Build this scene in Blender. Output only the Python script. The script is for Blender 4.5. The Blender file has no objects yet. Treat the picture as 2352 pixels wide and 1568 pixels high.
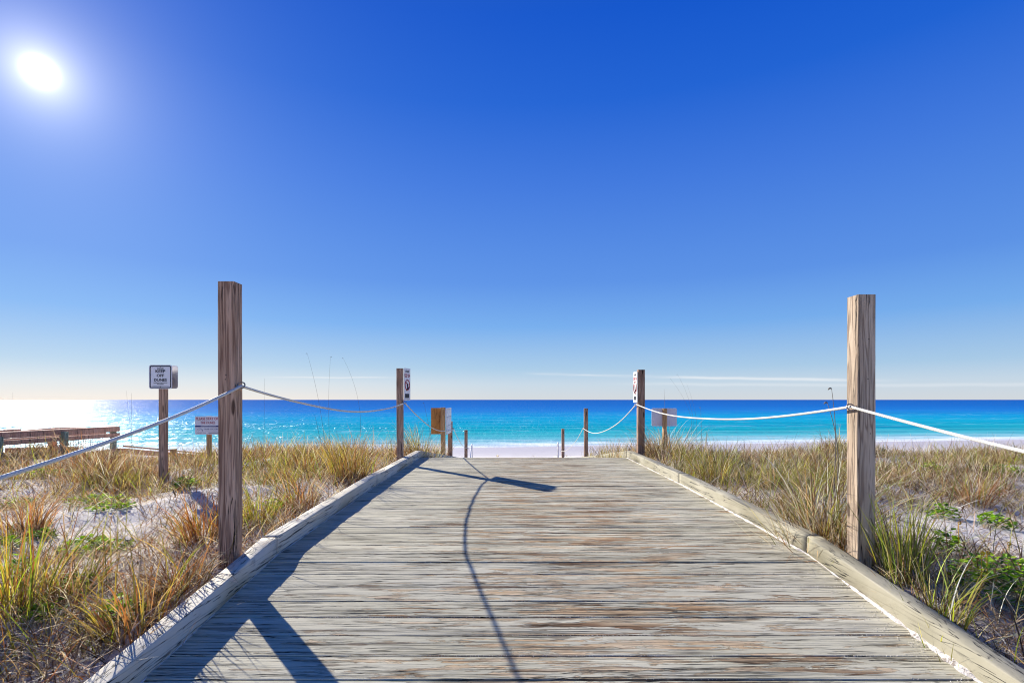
import bpy, bmesh, math, random
import numpy as np
from mathutils import Vector, Matrix, noise as mnoise
random.seed(7); rng = np.random.default_rng(7)
S = bpy.context.scene
C = S.collection
# ------------------------------------------------------------------ camera
F = 1176.0                       # focal length in units of 1/2352 of the picture width
HC = 0.94                        # camera height above the level part of the deck (z = 0)
cam = bpy.data.cameras.new('camera'); cam_o = bpy.data.objects.new('camera', cam); C.objects.link(cam_o)
cam.sensor_width = 36; cam.lens = 18.0; cam.shift_y = 0.0568
cam.clip_start = 0.05; cam.clip_end = 60000
cam_o.location = (0, 0, HC); cam_o.rotation_euler = (math.radians(90), 0, 0)
S.camera = cam_o
# ------------------------------------------------------------------ view / light
EXPO = 0.75
S.view_settings.view_transform = 'Standard'; S.view_settings.look = 'None'
S.view_settings.exposure = EXPO; S.view_settings.gamma = 1.0; S.view_settings.use_curve_mapping = False
SUN = Vector((-1084, 1176, 752)).normalized()
SUN_EL = math.asin(SUN.z); SUN_AZ = math.atan2(SUN.x, SUN.y)

class NT:
    """small helper to write node graphs"""
    def __init__(s, tree): s.t = tree
    def __call__(s, typ, inputs=None, **props):
        n = s.t.nodes.new(typ)
        for k, v in props.items(): setattr(n, k, v)
        for k, v in (inputs or {}).items():
            if isinstance(v, bpy.types.NodeSocket): s.t.links.new(v, n.inputs[k])
            else: n.inputs[k].default_value = v
        return n
    def math(s, op, a, b=0.0, c=0.0, clamp=False):
        return s('ShaderNodeMath', {0: a, 1: b, 2: c}, operation=op, use_clamp=clamp).outputs[0]
    def vmath(s, op, a, b=(0, 0, 0)):
        n = s('ShaderNodeVectorMath', {0: a, 1: b}, operation=op)
        return n.outputs['Value'] if op in ('DOT_PRODUCT', 'LENGTH', 'DISTANCE') else n.outputs[0]
    def scale(s, v, xyz):
        return s.vmath('MULTIPLY', v, xyz)
    def noise(s, vec, sc=1.0, det=4.0, rough=.55, dist=0.0, color=False):
        n = s('ShaderNodeTexNoise', {'Vector': vec, 'Scale': sc, 'Detail': det, 'Roughness': rough, 'Distortion': dist})
        return n.outputs['Color' if color else 'Fac']
    def ramp(s, fac, stops, interp='LINEAR'):
        n = s('ShaderNodeValToRGB', {0: fac}); e = n.color_ramp.elements; n.color_ramp.interpolation = interp
        while len(e) < len(stops): e.new(0.5)
        for el, (p, c) in zip(e, stops):
            el.position = p; el.color = (c, c, c, 1) if isinstance(c, (int, float)) else (*c, 1)
        return n.outputs[0]
    def step(s, v, a, b):        # smoothstep a -> b
        return s('ShaderNodeMapRange', {0: v, 1: a, 2: b, 3: 0.0, 4: 1.0}, interpolation_type='SMOOTHSTEP').outputs[0]
    def mix(s, f, a, b, mode='MIX'):
        n = s('ShaderNodeMix', data_type='RGBA', blend_type=mode, clamp_factor=True)
        for k, v in ((0, f), (6, a), (7, b)):
            if isinstance(v, bpy.types.NodeSocket): s.t.links.new(v, n.inputs[k])
            else: n.inputs[k].default_value = v if k == 0 else (*v, 1)
        return n.outputs[2]
    def bump(s, h, strength=.5, dist=.01, normal=None):
        i = {'Height': h, 'Strength': strength, 'Distance': dist}
        if normal is not None: i['Normal'] = normal
        return s('ShaderNodeBump', i).outputs[0]

def lin(r, g, b):
    f = lambda c: ((c/255+.055)/1.055)**2.4 if c/255 > .04045 else c/255/12.92
    return (f(r), f(g), f(b))

world = bpy.data.worlds.new('World'); S.world = world; world.use_nodes = True
wt = world.node_tree; wt.nodes.clear(); w = NT(wt)
geo = w('ShaderNodeTexCoord').outputs['Generated']
d = w('ShaderNodeVectorMath', {0: geo}, operation='NORMALIZE').outputs[0]
z = w('ShaderNodeSeparateXYZ', {0: d}).outputs[2]
k = 1/2**EXPO
cl = lambda r, g, b: tuple(c*k for c in lin(r, g, b))
sky_ramp = w.ramp(w.math('MAXIMUM', z, 0.0), [(0.0, cl(212, 218, 224)), (0.03, cl(198, 216, 232)), (0.06, cl(168, 202, 232)), (0.14, cl(116, 172, 237)),
    (0.22, cl(90, 146, 231)), (0.38, cl(62, 120, 223)), (0.50, cl(24, 97, 213)), (0.60, cl(0, 83, 205)), (1.0, cl(40, 72, 122))])
nish = w('ShaderNodeTexSky', sky_type='NISHITA', sun_disc=False, sun_elevation=SUN_EL, sun_rotation=SUN_AZ, altitude=0, air_density=1.0, dust_density=0.6, ozone_density=2.5).outputs[0]
nish = w.vmath('MULTIPLY', nish, (0.075, 0.075, 0.075))
base = w.mix(0.05, sky_ramp, nish)
# aureole round the sun
dot = w.vmath('DOT_PRODUCT', d, tuple(SUN))
ang = w.math('ARCCOSINE', w.math('MINIMUM', dot, 1.0))
def expo(a, s, p=1):
    q = w.math('DIVIDE', a, s)
    if p == 2: q = w.math('MULTIPLY', q, q)
    return w.math('POWER', math.e, w.math('MULTIPLY', q, -1.0))
core = w.math('ADD', w.math('MULTIPLY', expo(ang, .009, 2), 20.0*k), w.math('MULTIPLY', expo(ang, .018), 1.2*k))
mid = w.math('MULTIPLY', expo(ang, .055), .60*k)
broad = w.math('MULTIPLY', expo(ang, .30), .07*k)
def tint(v, c): return w.vmath('MULTIPLY', w('ShaderNodeCombineXYZ', {0: v, 1: v, 2: v}).outputs[0], c)
glow = w.vmath('ADD', tint(core, (1, .97, .9)), w.vmath('ADD', tint(mid, (1.0, .90, .60)), tint(broad, (.25, .8, 1.0))))
# thin band of cirrus low over the horizon
cv = w.scale(d, (3.0, 3.0, 60.0))
cn = w.noise(cv, 1.0, 3.0, .5)
dx = w('ShaderNodeSeparateXYZ', {0: d}).outputs[0]
cn2 = w.noise(w.scale(d, (9.0, 9.0, 20.0)), 1.0, 4.0, .6)
def streak_band(c0, slope, thick, x0, x1, x2, x3):
    e = w.math('SUBTRACT', z, w.math('SUBTRACT', c0, w.math('MULTIPLY', dx, slope)))
    e = w.math('ADD', e, w.math('MULTIPLY', w.math('SUBTRACT', cn2, .5), .006))
    b = w.math('SUBTRACT', 1.0, w.step(w.math('ABSOLUTE', e), 0.0, thick))
    return w.math('MULTIPLY', b, w.math('MULTIPLY', w.step(dx, x0, x1), w.math('SUBTRACT', 1.0, w.step(dx, x2, x3))))
cmask = w.math('ADD', w.math('MULTIPLY', streak_band(.0525, .036, .0042, .01, .10, .50, .62), w.step(cn, .30, .55)), w.math('MULTIPLY', streak_band(.034, .018, .0045, .15, .35, .8, 1.0), .45))
cmask = w.math('ADD', cmask, w.math('MULTIPLY', streak_band(.0445, -.012, .0022, -.46, -.36, -.28, -.20), .7))
cloud = w.math('MULTIPLY', cmask, .85)
col = w.mix(cloud, base, cl(232, 238, 244))
hd = w.vmath('DOT_PRODUCT', d, tuple(Vector((SUN.x, SUN.y, 0)).normalized()))
warm = w.math('MULTIPLY', w.math('MULTIPLY', expo(w.math('MAXIMUM', z, 0.0), .045), w.step(hd, .72, 1.0)), .16*k)
col = w.vmath('ADD', col, w.vmath('ADD', glow, tint(warm, (1.0, .55, .12))))
bg = w('ShaderNodeBackground', {'Color': col, 'Strength': 1.0})
wo = w('ShaderNodeOutputWorld', {0: bg.outputs[0]})
world.cycles.sampling_method = 'MANUAL'; world.cycles.sample_map_resolution = 2048

sl = bpy.data.lights.new('sun', 'SUN'); sl.energy = 5.0; sl.angle = math.radians(.53); sl.color = (1, .955, .88)
so = bpy.data.objects.new('sun', sl); C.objects.link(so); so.location = SUN*50
so.rotation_euler = SUN.to_track_quat('Z', 'Y').to_euler()

# ------------------------------------------------------------------ object helpers
def tag(o, label=None, cat=None, group=None, kind=None):
    for k_, v in (('label', label), ('category', cat), ('group', group), ('kind', kind)):
        if v: o[k_] = v
    return o
def empty(name, loc=(0, 0, 0), rz=0.0):
    o = bpy.data.objects.new(name, None); C.objects.link(o); o.location = loc; o.rotation_euler = (0, 0, rz)
    o.empty_display_size = .1
    return o
def link(name, me, mat=None, parent=None):
    o = bpy.data.objects.new(name, me); C.objects.link(o)
    if mat: me.materials.append(mat)
    if parent: o.parent = parent
    return o
def npmesh(name, V, faces4=None, faces3=None, smooth=False, colors=None):
    """mesh from numpy arrays; quads and tris"""
    me = bpy.data.meshes.new(name)
    V = np.asarray(V, np.float32)
    nq = 0 if faces4 is None else len(faces4); nt = 0 if faces3 is None else len(faces3)
    me.vertices.add(len(V)); me.vertices.foreach_set('co', V.ravel())
    idx = np.concatenate([np.asarray(f, np.int32).ravel() for f in (faces4, faces3) if f is not None and len(f)])
    me.loops.add(len(idx)); me.loops.foreach_set('vertex_index', idx)
    tot = np.concatenate([np.full(nq, 4, np.int32), np.full(nt, 3, np.int32)])
    st = np.concatenate([[0], np.cumsum(tot)[:-1]]).astype(np.int32)
    me.polygons.add(nq+nt); me.polygons.foreach_set('loop_start', st); me.polygons.foreach_set('loop_total', tot)
    me.polygons.foreach_set('use_smooth', np.full(nq+nt, bool(smooth)))
    me.update(calc_edges=True)
    if colors is not None:
        a = me.color_attributes.new('col', 'FLOAT_COLOR', 'POINT')
        c4 = np.ones((len(V), 4), np.float32); c4[:, :3] = colors
        a.data.foreach_set('color', c4.ravel())
    return me
class MB:
    """collects shapes into one mesh"""
    def __init__(s): s.bm = bmesh.new()
    def box(s, lo, hi, bevel=0.0, rot=None, piv=None):
        r = bmesh.ops.create_cube(s.bm, size=1.0); vs = r['verts']
        c = (Vector(lo)+Vector(hi))/2; d_ = Vector(hi)-Vector(lo)
        for v in vs: v.co = Vector((v.co.x*d_.x, v.co.y*d_.y, v.co.z*d_.z))
        if bevel > 0:
            es = list({e for v in vs for e in v.link_edges})
            r2 = bmesh.ops.bevel(s.bm, geom=es, offset=bevel, segments=2, profile=.6, affect='EDGES')
            vs = list({v for f in r2['faces'] for v in f.verts} | {v for v in vs if v.is_valid})
        for v in vs:
            if rot is not None: v.co = rot @ v.co
            v.co += c
        return s
    def beam(s, a, b, wdt, hgt, bevel=.004):
        """a bar from a to b, wdt sideways, hgt upwards"""
        a, b = Vector(a), Vector(b); L = (b-a).length
        q = (b-a).to_track_quat('Y', 'Z').to_matrix()
        m = (a+b)/2
        s.box(m-Vector((wdt/2, L/2, hgt/2)), m+Vector((wdt/2, L/2, hgt/2)), bevel, q)
        return s
    def tube(s, pts, r, n=10, closed=False, cap=True):
        pts = [Vector(p) for p in pts]; N_ = len(pts); rings = []
        up = Vector((0, 0, 1)) if abs((pts[1]-pts[0]).normalized().z) < .9 else Vector((1, 0, 0))
        for i, p in enumerate(pts):
            if closed: t = (pts[(i+1) % N_]-pts[i-1]).normalized()
            else: t = (pts[min(i+1, N_-1)]-pts[max(i-1, 0)]).normalized()
            x = up.cross(t).normalized(); y = t.cross(x).normalized(); up = y
            rr = r[i] if isinstance(r, (list, tuple)) else r
            rings.append([s.bm.verts.new(p+(x*math.cos(a)+y*math.sin(a))*rr) for a in [2*math.pi*j/n for j in range(n)]])
        for i in range(N_ if closed else N_-1):
            A, B = rings[i], rings[(i+1) % N_]
            for j in range(n):
                f = s.bm.faces.new((A[j], A[(j+1) % n], B[(j+1) % n], B[j])); f.smooth = True
        if cap and not closed:
            s.bm.faces.new(rings[0][::-1]); s.bm.faces.new(rings[-1])
        return s
    def plate(s, w_, h_, t_, r_, y0=0.0, cz=0.0, cx=0.0, seg=6):
        """a rounded rectangle in the XZ plane, facing -Y, front at y0"""
        pts = []
        for (sx, sz, a0) in ((1, 1, 0), (-1, 1, 90), (-1, -1, 180), (1, -1, 270)):
            for i in range(seg+1):
                a = math.radians(a0+90*i/seg)
                pts.append((cx+sx*(w_/2-r_)+r_*math.cos(a), cz+sz*(h_/2-r_)+r_*math.sin(a)))
        fr = [s.bm.verts.new((x, y0, z_)) for x, z_ in pts]; bk = [s.bm.verts.new((x, y0+t_, z_)) for x, z_ in pts]
        s.bm.faces.new(fr); s.bm.faces.new(bk[::-1])
        n = len(pts)
        for i in range(n): s.bm.faces.new((fr[i], bk[i], bk[(i+1) % n], fr[(i+1) % n]))
        return s
    def frame(s, w_, h_, t_, r_, y0, wid, cz=0.0, cx=0.0, seg=6):
        def loop(w2, h2, r2, y):
            out = []
            for (sx, sz, a0) in ((1, 1, 0), (-1, 1, 90), (-1, -1, 180), (1, -1, 270)):
                for i in range(seg+1):
                    a = math.radians(a0+90*i/seg)
                    out.append(s.bm.verts.new((cx+sx*(w2/2-r2)+r2*math.cos(a), y, cz+sz*(h2/2-r2)+r2*math.sin(a))))
            return out
        A = loop(w_, h_, r_, y0); B = loop(w_-2*wid, h_-2*wid, max(r_-wid, .001), y0)
        A2 = loop(w_, h_, r_, y0+t_); B2 = loop(w_-2*wid, h_-2*wid, max(r_-wid, .001), y0+t_)
        n = len(A)
        for i in range(n):
            j = (i+1) % n
            for P, Q in ((A, B), (B, B2), (A2, A)): s.bm.faces.new((P[i], P[j], Q[j], Q[i]))
        return s
    def build(s, name, mat, parent=None, smooth=False):
        bmesh.ops.recalc_face_normals(s.bm, faces=s.bm.faces)
        me = bpy.data.meshes.new(name); s.bm.to_mesh(me); s.bm.free()
        if smooth:
            for p in me.polygons: p.use_smooth = True
        return link(name, me, mat, parent)

def text_mesh(name, lines, mat, parent, y=-.001, bold=0.0):
    """lines: (string, centre x, centre z, cap height, width or None). Lettering standing in the XZ plane, read from -Y; one mesh."""
    bm = bmesh.new()
    dg = bpy.context.evaluated_depsgraph_get()
    for (s_, cx, cz, h_, wd) in lines:
        cu = bpy.data.curves.new('t', 'FONT'); cu.body = s_; cu.size = 1.0; cu.align_x = 'CENTER'; cu.extrude = .01; cu.offset = bold; cu.resolution_u = 3
        o = bpy.data.objects.new('t', cu); C.objects.link(o)
        dg.update()
        me = bpy.data.meshes.new_from_object(o.evaluated_get(dg))
        co = np.array([v.co for v in me.vertices]) if len(me.vertices) else np.zeros((1, 3))
        lo, hi = co.min(0), co.max(0)
        sc = h_/(hi[1]-lo[1]); sx = (wd/(hi[0]-lo[0])) if wd else sc
        for v in me.vertices:
            v.co = Vector(((v.co.x-(lo[0]+hi[0])/2)*sx+cx, y+v.co.z*-.03, (v.co.y-(lo[1]+hi[1])/2)*sc+cz))
        bm.from_mesh(me); bpy.data.meshes.remove(me); bpy.data.objects.remove(o); bpy.data.curves.remove(cu)
    me = bpy.data.meshes.new(name); bm.to_mesh(me); bm.free()
    return link(name, me, mat, parent)

# ------------------------------------------------------------------ materials
def new_mat(name):
    m = bpy.data.materials.new(name); m.use_nodes = True; m.node_tree.nodes.clear()
    n = NT(m.node_tree)
    return m, n
def out(n, shader): n('ShaderNodeOutputMaterial', {0: shader})
def pbsdf(n, col, rough=.7, spec=.3, normal=None, metal=0.0):
    i = {'Base Color': col if isinstance(col, bpy.types.NodeSocket) else (*col, 1), 'Roughness': rough, 'Specular IOR Level': spec, 'Metallic': metal}
    if normal is not None: i['Normal'] = normal
    return n('ShaderNodeBsdfPrincipled', i).outputs[0]
def simple(name, c, rough=.6, spec=.3, metal=0.0, var=.12, sc=30.0):
    m, n = new_mat(name)
    p = n('ShaderNodeTexCoord').outputs['Object']
    f = n.noise(p, sc, 4, .6)
    col = n.mix(n.step(f, .35, .7), tuple(x*(1-var) for x in c), tuple(min(1, x*(1+var)) for x in c))
    out(n, pbsdf(n, col, rough, spec, n.bump(f, .15, .002), metal)); return m

def deck_material():
    m, n = new_mat('weathered painted decking')
    pos = n('ShaderNodeTexCoord').outputs['Object']
    bid = n('ShaderNodeAttribute', attribute_name='bid').outputs['Fac']
    off = n('ShaderNodeCombineXYZ', {0: n.math('MULTIPLY', bid, 37.0), 1: n.math('MULTIPLY', bid, 5.3), 2: n.math('MULTIPLY', bid, 11.0)}).outputs[0]
    p = n.vmath('ADD', pos, off)
    xyz = n('ShaderNodeSeparateXYZ', {0: pos}); X = xyz.outputs[0]; Y = xyz.outputs[1]
    # long grain fibres along X
    fib = n.noise(n.scale(p, (2.2, 130, 40)), 1, 5, .62, .3)
    fib2 = n.noise(n.scale(p, (7, 330, 60)), 1, 3, .6)
    # wood figure: distorted bands
    fig = n.noise(n.scale(p, (1.3, 26, 10)), 1, 3, .5, 1.2)
    kd = n('ShaderNodeTexVoronoi', {'Vector': n.scale(p, (2.3, 9.0, 0)), 'Scale': 1.0, 'Randomness': 1.0}).outputs['Distance']
    kq = n.math('DIVIDE', kd, .17)
    knot = n.math('POWER', math.e, n.math('MULTIPLY', n.math('MULTIPLY', kq, kq), -1.0))
    fig = n.math('ADD', fig, n.math('MULTIPLY', knot, .35))
    ring = n.math('FRACT', n.math('MULTIPLY', fig, 11.0))
    ringl = n.step(n.math('ABSOLUTE', n.math('SUBTRACT', ring, .5)), .2, .5)
    # checks: thin dark splits
    ck = n.noise(n.scale(p, (1.0, 48, 20)), 1, 4, .6, .4)
    crack = n.math('SUBTRACT', 1.0, n.step(n.math('ABSOLUTE', n.math('SUBTRACT', ck, .5)), .004, .016))
    ckm = n.noise(n.scale(p, (2.0, 9, 10)), 1, 3, .5)
    crack = n.math('MULTIPLY', crack, n.step(ckm, .42, .56))
    # peeled patches, more of them in the trodden middle and near end
    wear = n.math('ADD', n.math('MULTIPLY', n.step(n.math('ABSOLUTE', n.math('SUBTRACT', X, .45)), 1.9, .2), .155), n.math('MULTIPLY', n.math('SUBTRACT', 1.0, n.step(Y, 2.2, 7.5)), .02))
    pn = n.noise(n.scale(p, (2.7, 27, 12)), 1, 6, .68, .5)
    pv = n.math('ADD', pn, wear)
    peel = n.step(pv, .675, .690)
    edge = n.math('MULTIPLY', n.step(pv, .657, .671), n.math('SUBTRACT', 1.0, peel))
    stk = n.noise(n.scale(p, (1.7, 165, 30)), 1, 3, .6, .2)
    stm = n.noise(n.scale(p, (.9, 11, 6)), 1, 4, .6)
    streak = n.math('MULTIPLY', n.step(stk, .50, .60), n.step(stm, .42, .56))
    big = n.noise(n.scale(pos, (.9, 1.3, 1)), 1, 3, .5)
    paint = n.mix(n.step(big, .3, .7), (.53, .485, .335), (.68, .625, .455))
    paint = n.mix(n.math('MULTIPLY', n.step(bid, .0, 1.0), .35), paint, (.70, .64, .48))
    paint = n.mix(n.math('MULTIPLY', n.step(fib, .53, .66), .60), paint, (.17, .145, .11))
    paint = n.mix(n.math('MULTIPLY', n.step(n.noise(n.scale(p, (60, 90, 60)), 1, 4, .7), .5, .75), .22), paint, (.80, .74, .58))
    hue = n.noise(n.scale(p, (1.2, 7, 5)), 1, 3, .5)
    wood = n.ramp(hue, [(.30, (.25, .15, .08)), (.40, (.50, .37, .22)), (.50, (.72, .58, .38)), (.60, (.68, .48, .27)), (.72, (.40, .19, .07))])
    wood = n.mix(n.math('MULTIPLY', ringl, .45), wood, (.15, .08, .05))
    wood = n.mix(n.math('MULTIPLY', n.step(fib, .50, .66), .75), wood, (.06, .04, .03))
    c = n.mix(peel, paint, wood)
    c = n.mix(n.math('MULTIPLY', edge, .45), c, (.09, .07, .055))
    c = n.mix(n.math('MULTIPLY', n.step(fib2, .60, .72), .35), c, (.12, .10, .08))
    c = n.mix(n.math('MULTIPLY', streak, n.math('ADD', .34, n.math('MULTIPLY', wear, 2.4))), c, (.045, .035, .03))
    c = n.mix(n.math('MULTIPLY', n.step(knot, .55, .8), .5), c, (.14, .08, .05))
    c = n.mix(crack, c, (.015, .012, .010))
    h = n.math('ADD', n.math('MULTIPLY', peel, -.55), n.math('MULTIPLY', fib, -.55))
    h = n.math('ADD', h, n.math('MULTIPLY', crack, -1.3))
    h = n.math('ADD', h, n.math('MULTIPLY', fib2, -.25)); h = n.math('ADD', h, n.math('MULTIPLY', streak, -.6))
    h = n.math('ADD', h, n.math('MULTIPLY', n.noise(n.scale(p, (45, 60, 60)), 1, 4, .7), .35))
    out(n, pbsdf(n, c, .85, .06, n.bump(h, 1.0, .0028)))
    return m

def kerb_material(name, a, b, crk=.5):
    m, n = new_mat(name)
    pos = n('ShaderNodeTexCoord').outputs['Object']
    fib = n.noise(n.scale(pos, (70, 1.6, 70)), 1, 5, .6, .4)
    ck = n.noise(n.scale(pos, (26, .9, 26)), 1, 4, .6, .6)
    crack = n.math('SUBTRACT', 1.0, n.step(n.math('ABSOLUTE', n.math('SUBTRACT', ck, .5)), .004, .014))
    crack = n.math('MULTIPLY', crack, n.step(n.noise(n.scale(pos, (6, 2.2, 6)), 1, 3, .5), .60-crk*.2, .68-crk*.2))
    big = n.noise(pos, 2.2, 4, .6)
    c = n.mix(n.step(big, .3, .7), a, b)
    c = n.mix(n.math('MULTIPLY', n.step(fib, .56, .72), .4), c, tuple(x*.5 for x in a))
    st = n.noise(n.scale(pos, (9, 5, 9)), 1, 6, .7, .5)
    c = n.mix(n.math('MULTIPLY', n.step(st, .60, .70), .55), c, (.13, .115, .09))
    c = n.mix(crack, c, (.02, .017, .014))
    h = n.math('ADD', n.math('MULTIPLY', fib, -.5), n.math('MULTIPLY', crack, -1.5))
    h = n.math('ADD', h, n.math('MULTIPLY', n.noise(pos, 60, 4, .7), .4))
    out(n, pbsdf(n, c, .75, .3, n.bump(h, .8, .004)))
    return m

def post_material(name, light, mid_, dark, seed=0.0, knots=True, grey=.0):
    m, n = new_mat(name)
    pos = n('ShaderNodeTexCoord').outputs['Object']
    p = n.vmath('ADD', pos, (seed, seed*.7, seed*1.3))
    warp = n.noise(n.scale(p, (7, 7, 1.6)), 1, 2, .5, color=True)
    pw = n.vmath('ADD', p, n.vmath('MULTIPLY', n.vmath('SUBTRACT', warp, (.5, .5, .5)), (.055, .055, .05)))
    if knots:
        vor = n('ShaderNodeTexVoronoi', {'Vector': n.scale(pw, (9, 9, 2.6)), 'Scale': 1.0, 'Randomness': 1.0})
        dk = vor.outputs['Distance']
    fig = n.noise(n.scale(pw, (20, 20, .8)), 1, 2, .5, .7)
    ring = n.math('FRACT', n.math('MULTIPLY', fig, 8.0))
    tri = n.math('ABSOLUTE', n.math('SUBTRACT', ring, .5))
    line = n.step(tri, .18, .48)
    fib = n.noise(n.scale(p, (190, 190, 3.2)), 1, 5, .65, .2)
    ck = n.noise(n.scale(pw, (42, 42, .75)), 1, 3, .55, .3)
    crack = n.math('SUBTRACT', 1.0, n.step(n.math('ABSOLUTE', n.math('SUBTRACT', ck, .5)), .005, .018))
    crack = n.math('MULTIPLY', crack, n.step(n.noise(n.scale(p, (10, 10, 1.4)), 1, 3, .5), .48, .58))
    c = n.mix(n.step(n.noise(n.scale(p, (14, 14, 1.1)), 1, 4, .6), .32, .68), mid_, light)
    c = n.mix(n.math('MULTIPLY', line, .6), c, dark)
    c = n.mix(n.math('MULTIPLY', n.step(fib, .5, .72), .55), c, dark)
    st = n.noise(n.scale(p, (9, 9, 2.3)), 1, 5, .6)
    c = n.mix(n.math('MULTIPLY', n.step(st, .55, .75), .5), c, tuple(x*.8 for x in dark))
    if knots:
        kn = n.math('SUBTRACT', 1.0, n.step(dk, .09, .16))
        c = n.mix(n.math('MULTIPLY', kn, .85), c, tuple(x*.35 for x in dark))
    c = n.mix(crack, c, (.012, .009, .007))
    h = n.math('ADD', n.math('MULTIPLY', line, -.5), n.math('MULTIPLY', crack, -2.0))
    h = n.math('ADD', h, n.math('MULTIPLY', fib, -.5))
    out(n, pbsdf(n, c, .78, .25, n.bump(h, 1.0, .004)))
    return m

def sand_material():
    m, n = new_mat('white quartz sand')
    pos = n('ShaderNodeTexCoord').outputs['Object']
    Y = n('ShaderNodeSeparateXYZ', {0: pos}).outputs[1]
    a = n.noise(pos, 1.1, 5, .6); b = n.noise(pos, 14, 5, .65, .4); g = n.noise(pos, 220, 3, .7)
    c = n.mix(n.step(a, .3, .7), (.66, .60, .53), (.76, .71, .65))
    c = n.mix(n.math('MULTIPLY', n.step(b, .55, .75), .4), c, (.52, .47, .41))
    lit = n.noise(n.scale(pos, (1, 1, 1)), 34, 4, .7, .8)          # fine plant litter
    c = n.mix(n.math('MULTIPLY', n.math('MULTIPLY', n.step(lit, .56, .63), n.math('SUBTRACT', 1.0, n.step(Y, 10, 16))), .7), c, (.20, .14, .09))
    d_ = n.math('SUBTRACT', Y, n.math('MULTIPLY', n('ShaderNodeSeparateXYZ', {0: pos}).outputs[0], .15))
    wet = n.step(d_, 24, 40)
    c = n.mix(n.math('MULTIPLY', wet, .85), c, (.46, .43, .46))
    h = n.math('ADD', n.math('MULTIPLY', b, 1.0), n.math('MULTIPLY', g, .12))
    rough = n.math('SUBTRACT', .9, n.math('MULTIPLY', wet, .15))
    out(n, pbsdf(n, c, rough, .25, n.bump(h, .9, .016)))
    return m

def sea_material():
    m, n = new_mat('emerald sea water')
    pos = n('ShaderNodeTexCoord').outputs['Object']
    s_ = n('ShaderNodeSeparateXYZ', {0: pos}); X, Y = s_.outputs[0], s_.outputs[1]
    xc = n.math('MAXIMUM', n.math('MINIMUM', X, 90.0), -60.0)
    wob = n.math('MULTIPLY', n.math('SUBTRACT', n.noise(n.scale(pos, (.035, .0, 0)), 1, 3, .5), .5), 7.0)
    dist = n.math('SUBTRACT', n.math('SUBTRACT', Y, 45.0), n.math('ADD', n.math('MULTIPLY', xc, .15), wob))
    d1 = n.math('MAXIMUM', dist, .0)
    wn = n.noise(n.scale(pos, (.02, .07, 0)), 1, 4, .6)
    lg = n.math('DIVIDE', n.math('LOGARITHM', n.math('ADD', d1, 1.0), 2.0), 12.0)
    lg = n.math('ADD', lg, n.math('MULTIPLY', n.math('SUBTRACT', wn, .5), .06))
    c = n.ramp(lg, [(0.0, (.70, .69, .71)), (.13, (.66, .70, .72)), (.21, (.36, .60, .62)), (.30, (.10, .48, .52)), (.38, (.01, .40, .45)),
                    (.46, (.0, .36, .50)), (.53, (.0, .30, .53)), (.60, (.003, .18, .51)), (.69, (.002, .13, .45)), (1.0, (.001, .085, .36))])
    # darker and lighter water in long streaks
    dk = n.noise(n.scale(pos, (.006, .035, 0)), 1, 4, .6)
    c = n.mix(n.math('MULTIPLY', n.step(dk, .5, .72), .45), c, (.002, .13, .36))
    # whitish ripple streaks
    st = n.noise(n.scale(pos, (.16, .75, 0)), 1, 5, .62, .6)
    st2 = n.noise(n.scale(pos, (.02, .10, 0)), 1, 4, .6, .6)
    near = n.math('SUBTRACT', 1.0, n.step(dist, 25, 230))
    sm = n.math('MULTIPLY', n.math('MULTIPLY', n.step(st, .52, .70), n.step(st2, .44, .60)), n.math('MULTIPLY', near, .5))
    c = n.mix(sm, c, (.42, .72, .80))
    # foam: soft washed-out surf close to the shore
    fo = n.noise(n.scale(pos, (.09, .5, 0)), 1, 6, .62, .5)
    surf = n.math('MULTIPLY', n.step(fo, .47, .60), n.math('SUBTRACT', 1.0, n.step(dist, 3, 12)))
    c = n.mix(n.math('MULTIPLY', surf, .8), c, (.86, .88, .88))
    b1 = n.noise(n.scale(pos, (1.5, .32, 1)), 1, 4, .65, .3)
    b2 = n.noise(n.scale(pos, (.22, .09, 1)), 1, 4, .6, .4)
    h = n.math('ADD', n.math('MULTIPLY', b1, .40), n.math('MULTIPLY', b2, .8))
    nrm = n.bump(h, 1.0, 1.25)
    dif = n('ShaderNodeBsdfDiffuse', {'Color': c, 'Normal': n.bump(h, .35, .4)}).outputs[0]
    gl = n('ShaderNodeBsdfGlossy', {'Color': (1, 1, 1, 1), 'Roughness': .23, 'Normal': nrm}).outputs[0]
    out(n, n('ShaderNodeMixShader', {0: n.math('ADD', .045, n.math('MULTIPLY', n.step(n.noise(n.scale(pos, (2.2, .40, 1)), 1, 3, .7), .50, .66), .16)), 1: dif, 2: gl}).outputs[0])
    return m

def grass_material(name, trans=.38):
    m, n = new_mat(name)
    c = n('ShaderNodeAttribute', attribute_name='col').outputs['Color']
    dif = n('ShaderNodeBsdfDiffuse', {'Color': c}).outputs[0]
    tr = n('ShaderNodeBsdfTranslucent', {'Color': n.mix(1.0, c, (1.25, 1.12, .72), 'MULTIPLY')}).outputs[0]
    gl = n('ShaderNodeBsdfGlossy', {'Color': (1, .95, .85, 1), 'Roughness': .5}).outputs[0]
    a = n('ShaderNodeMixShader', {0: trans, 1: dif, 2: tr}).outputs[0]
    out(n, n('ShaderNodeMixShader', {0: .03, 1: a, 2: gl}).outputs[0])
    return m

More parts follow.
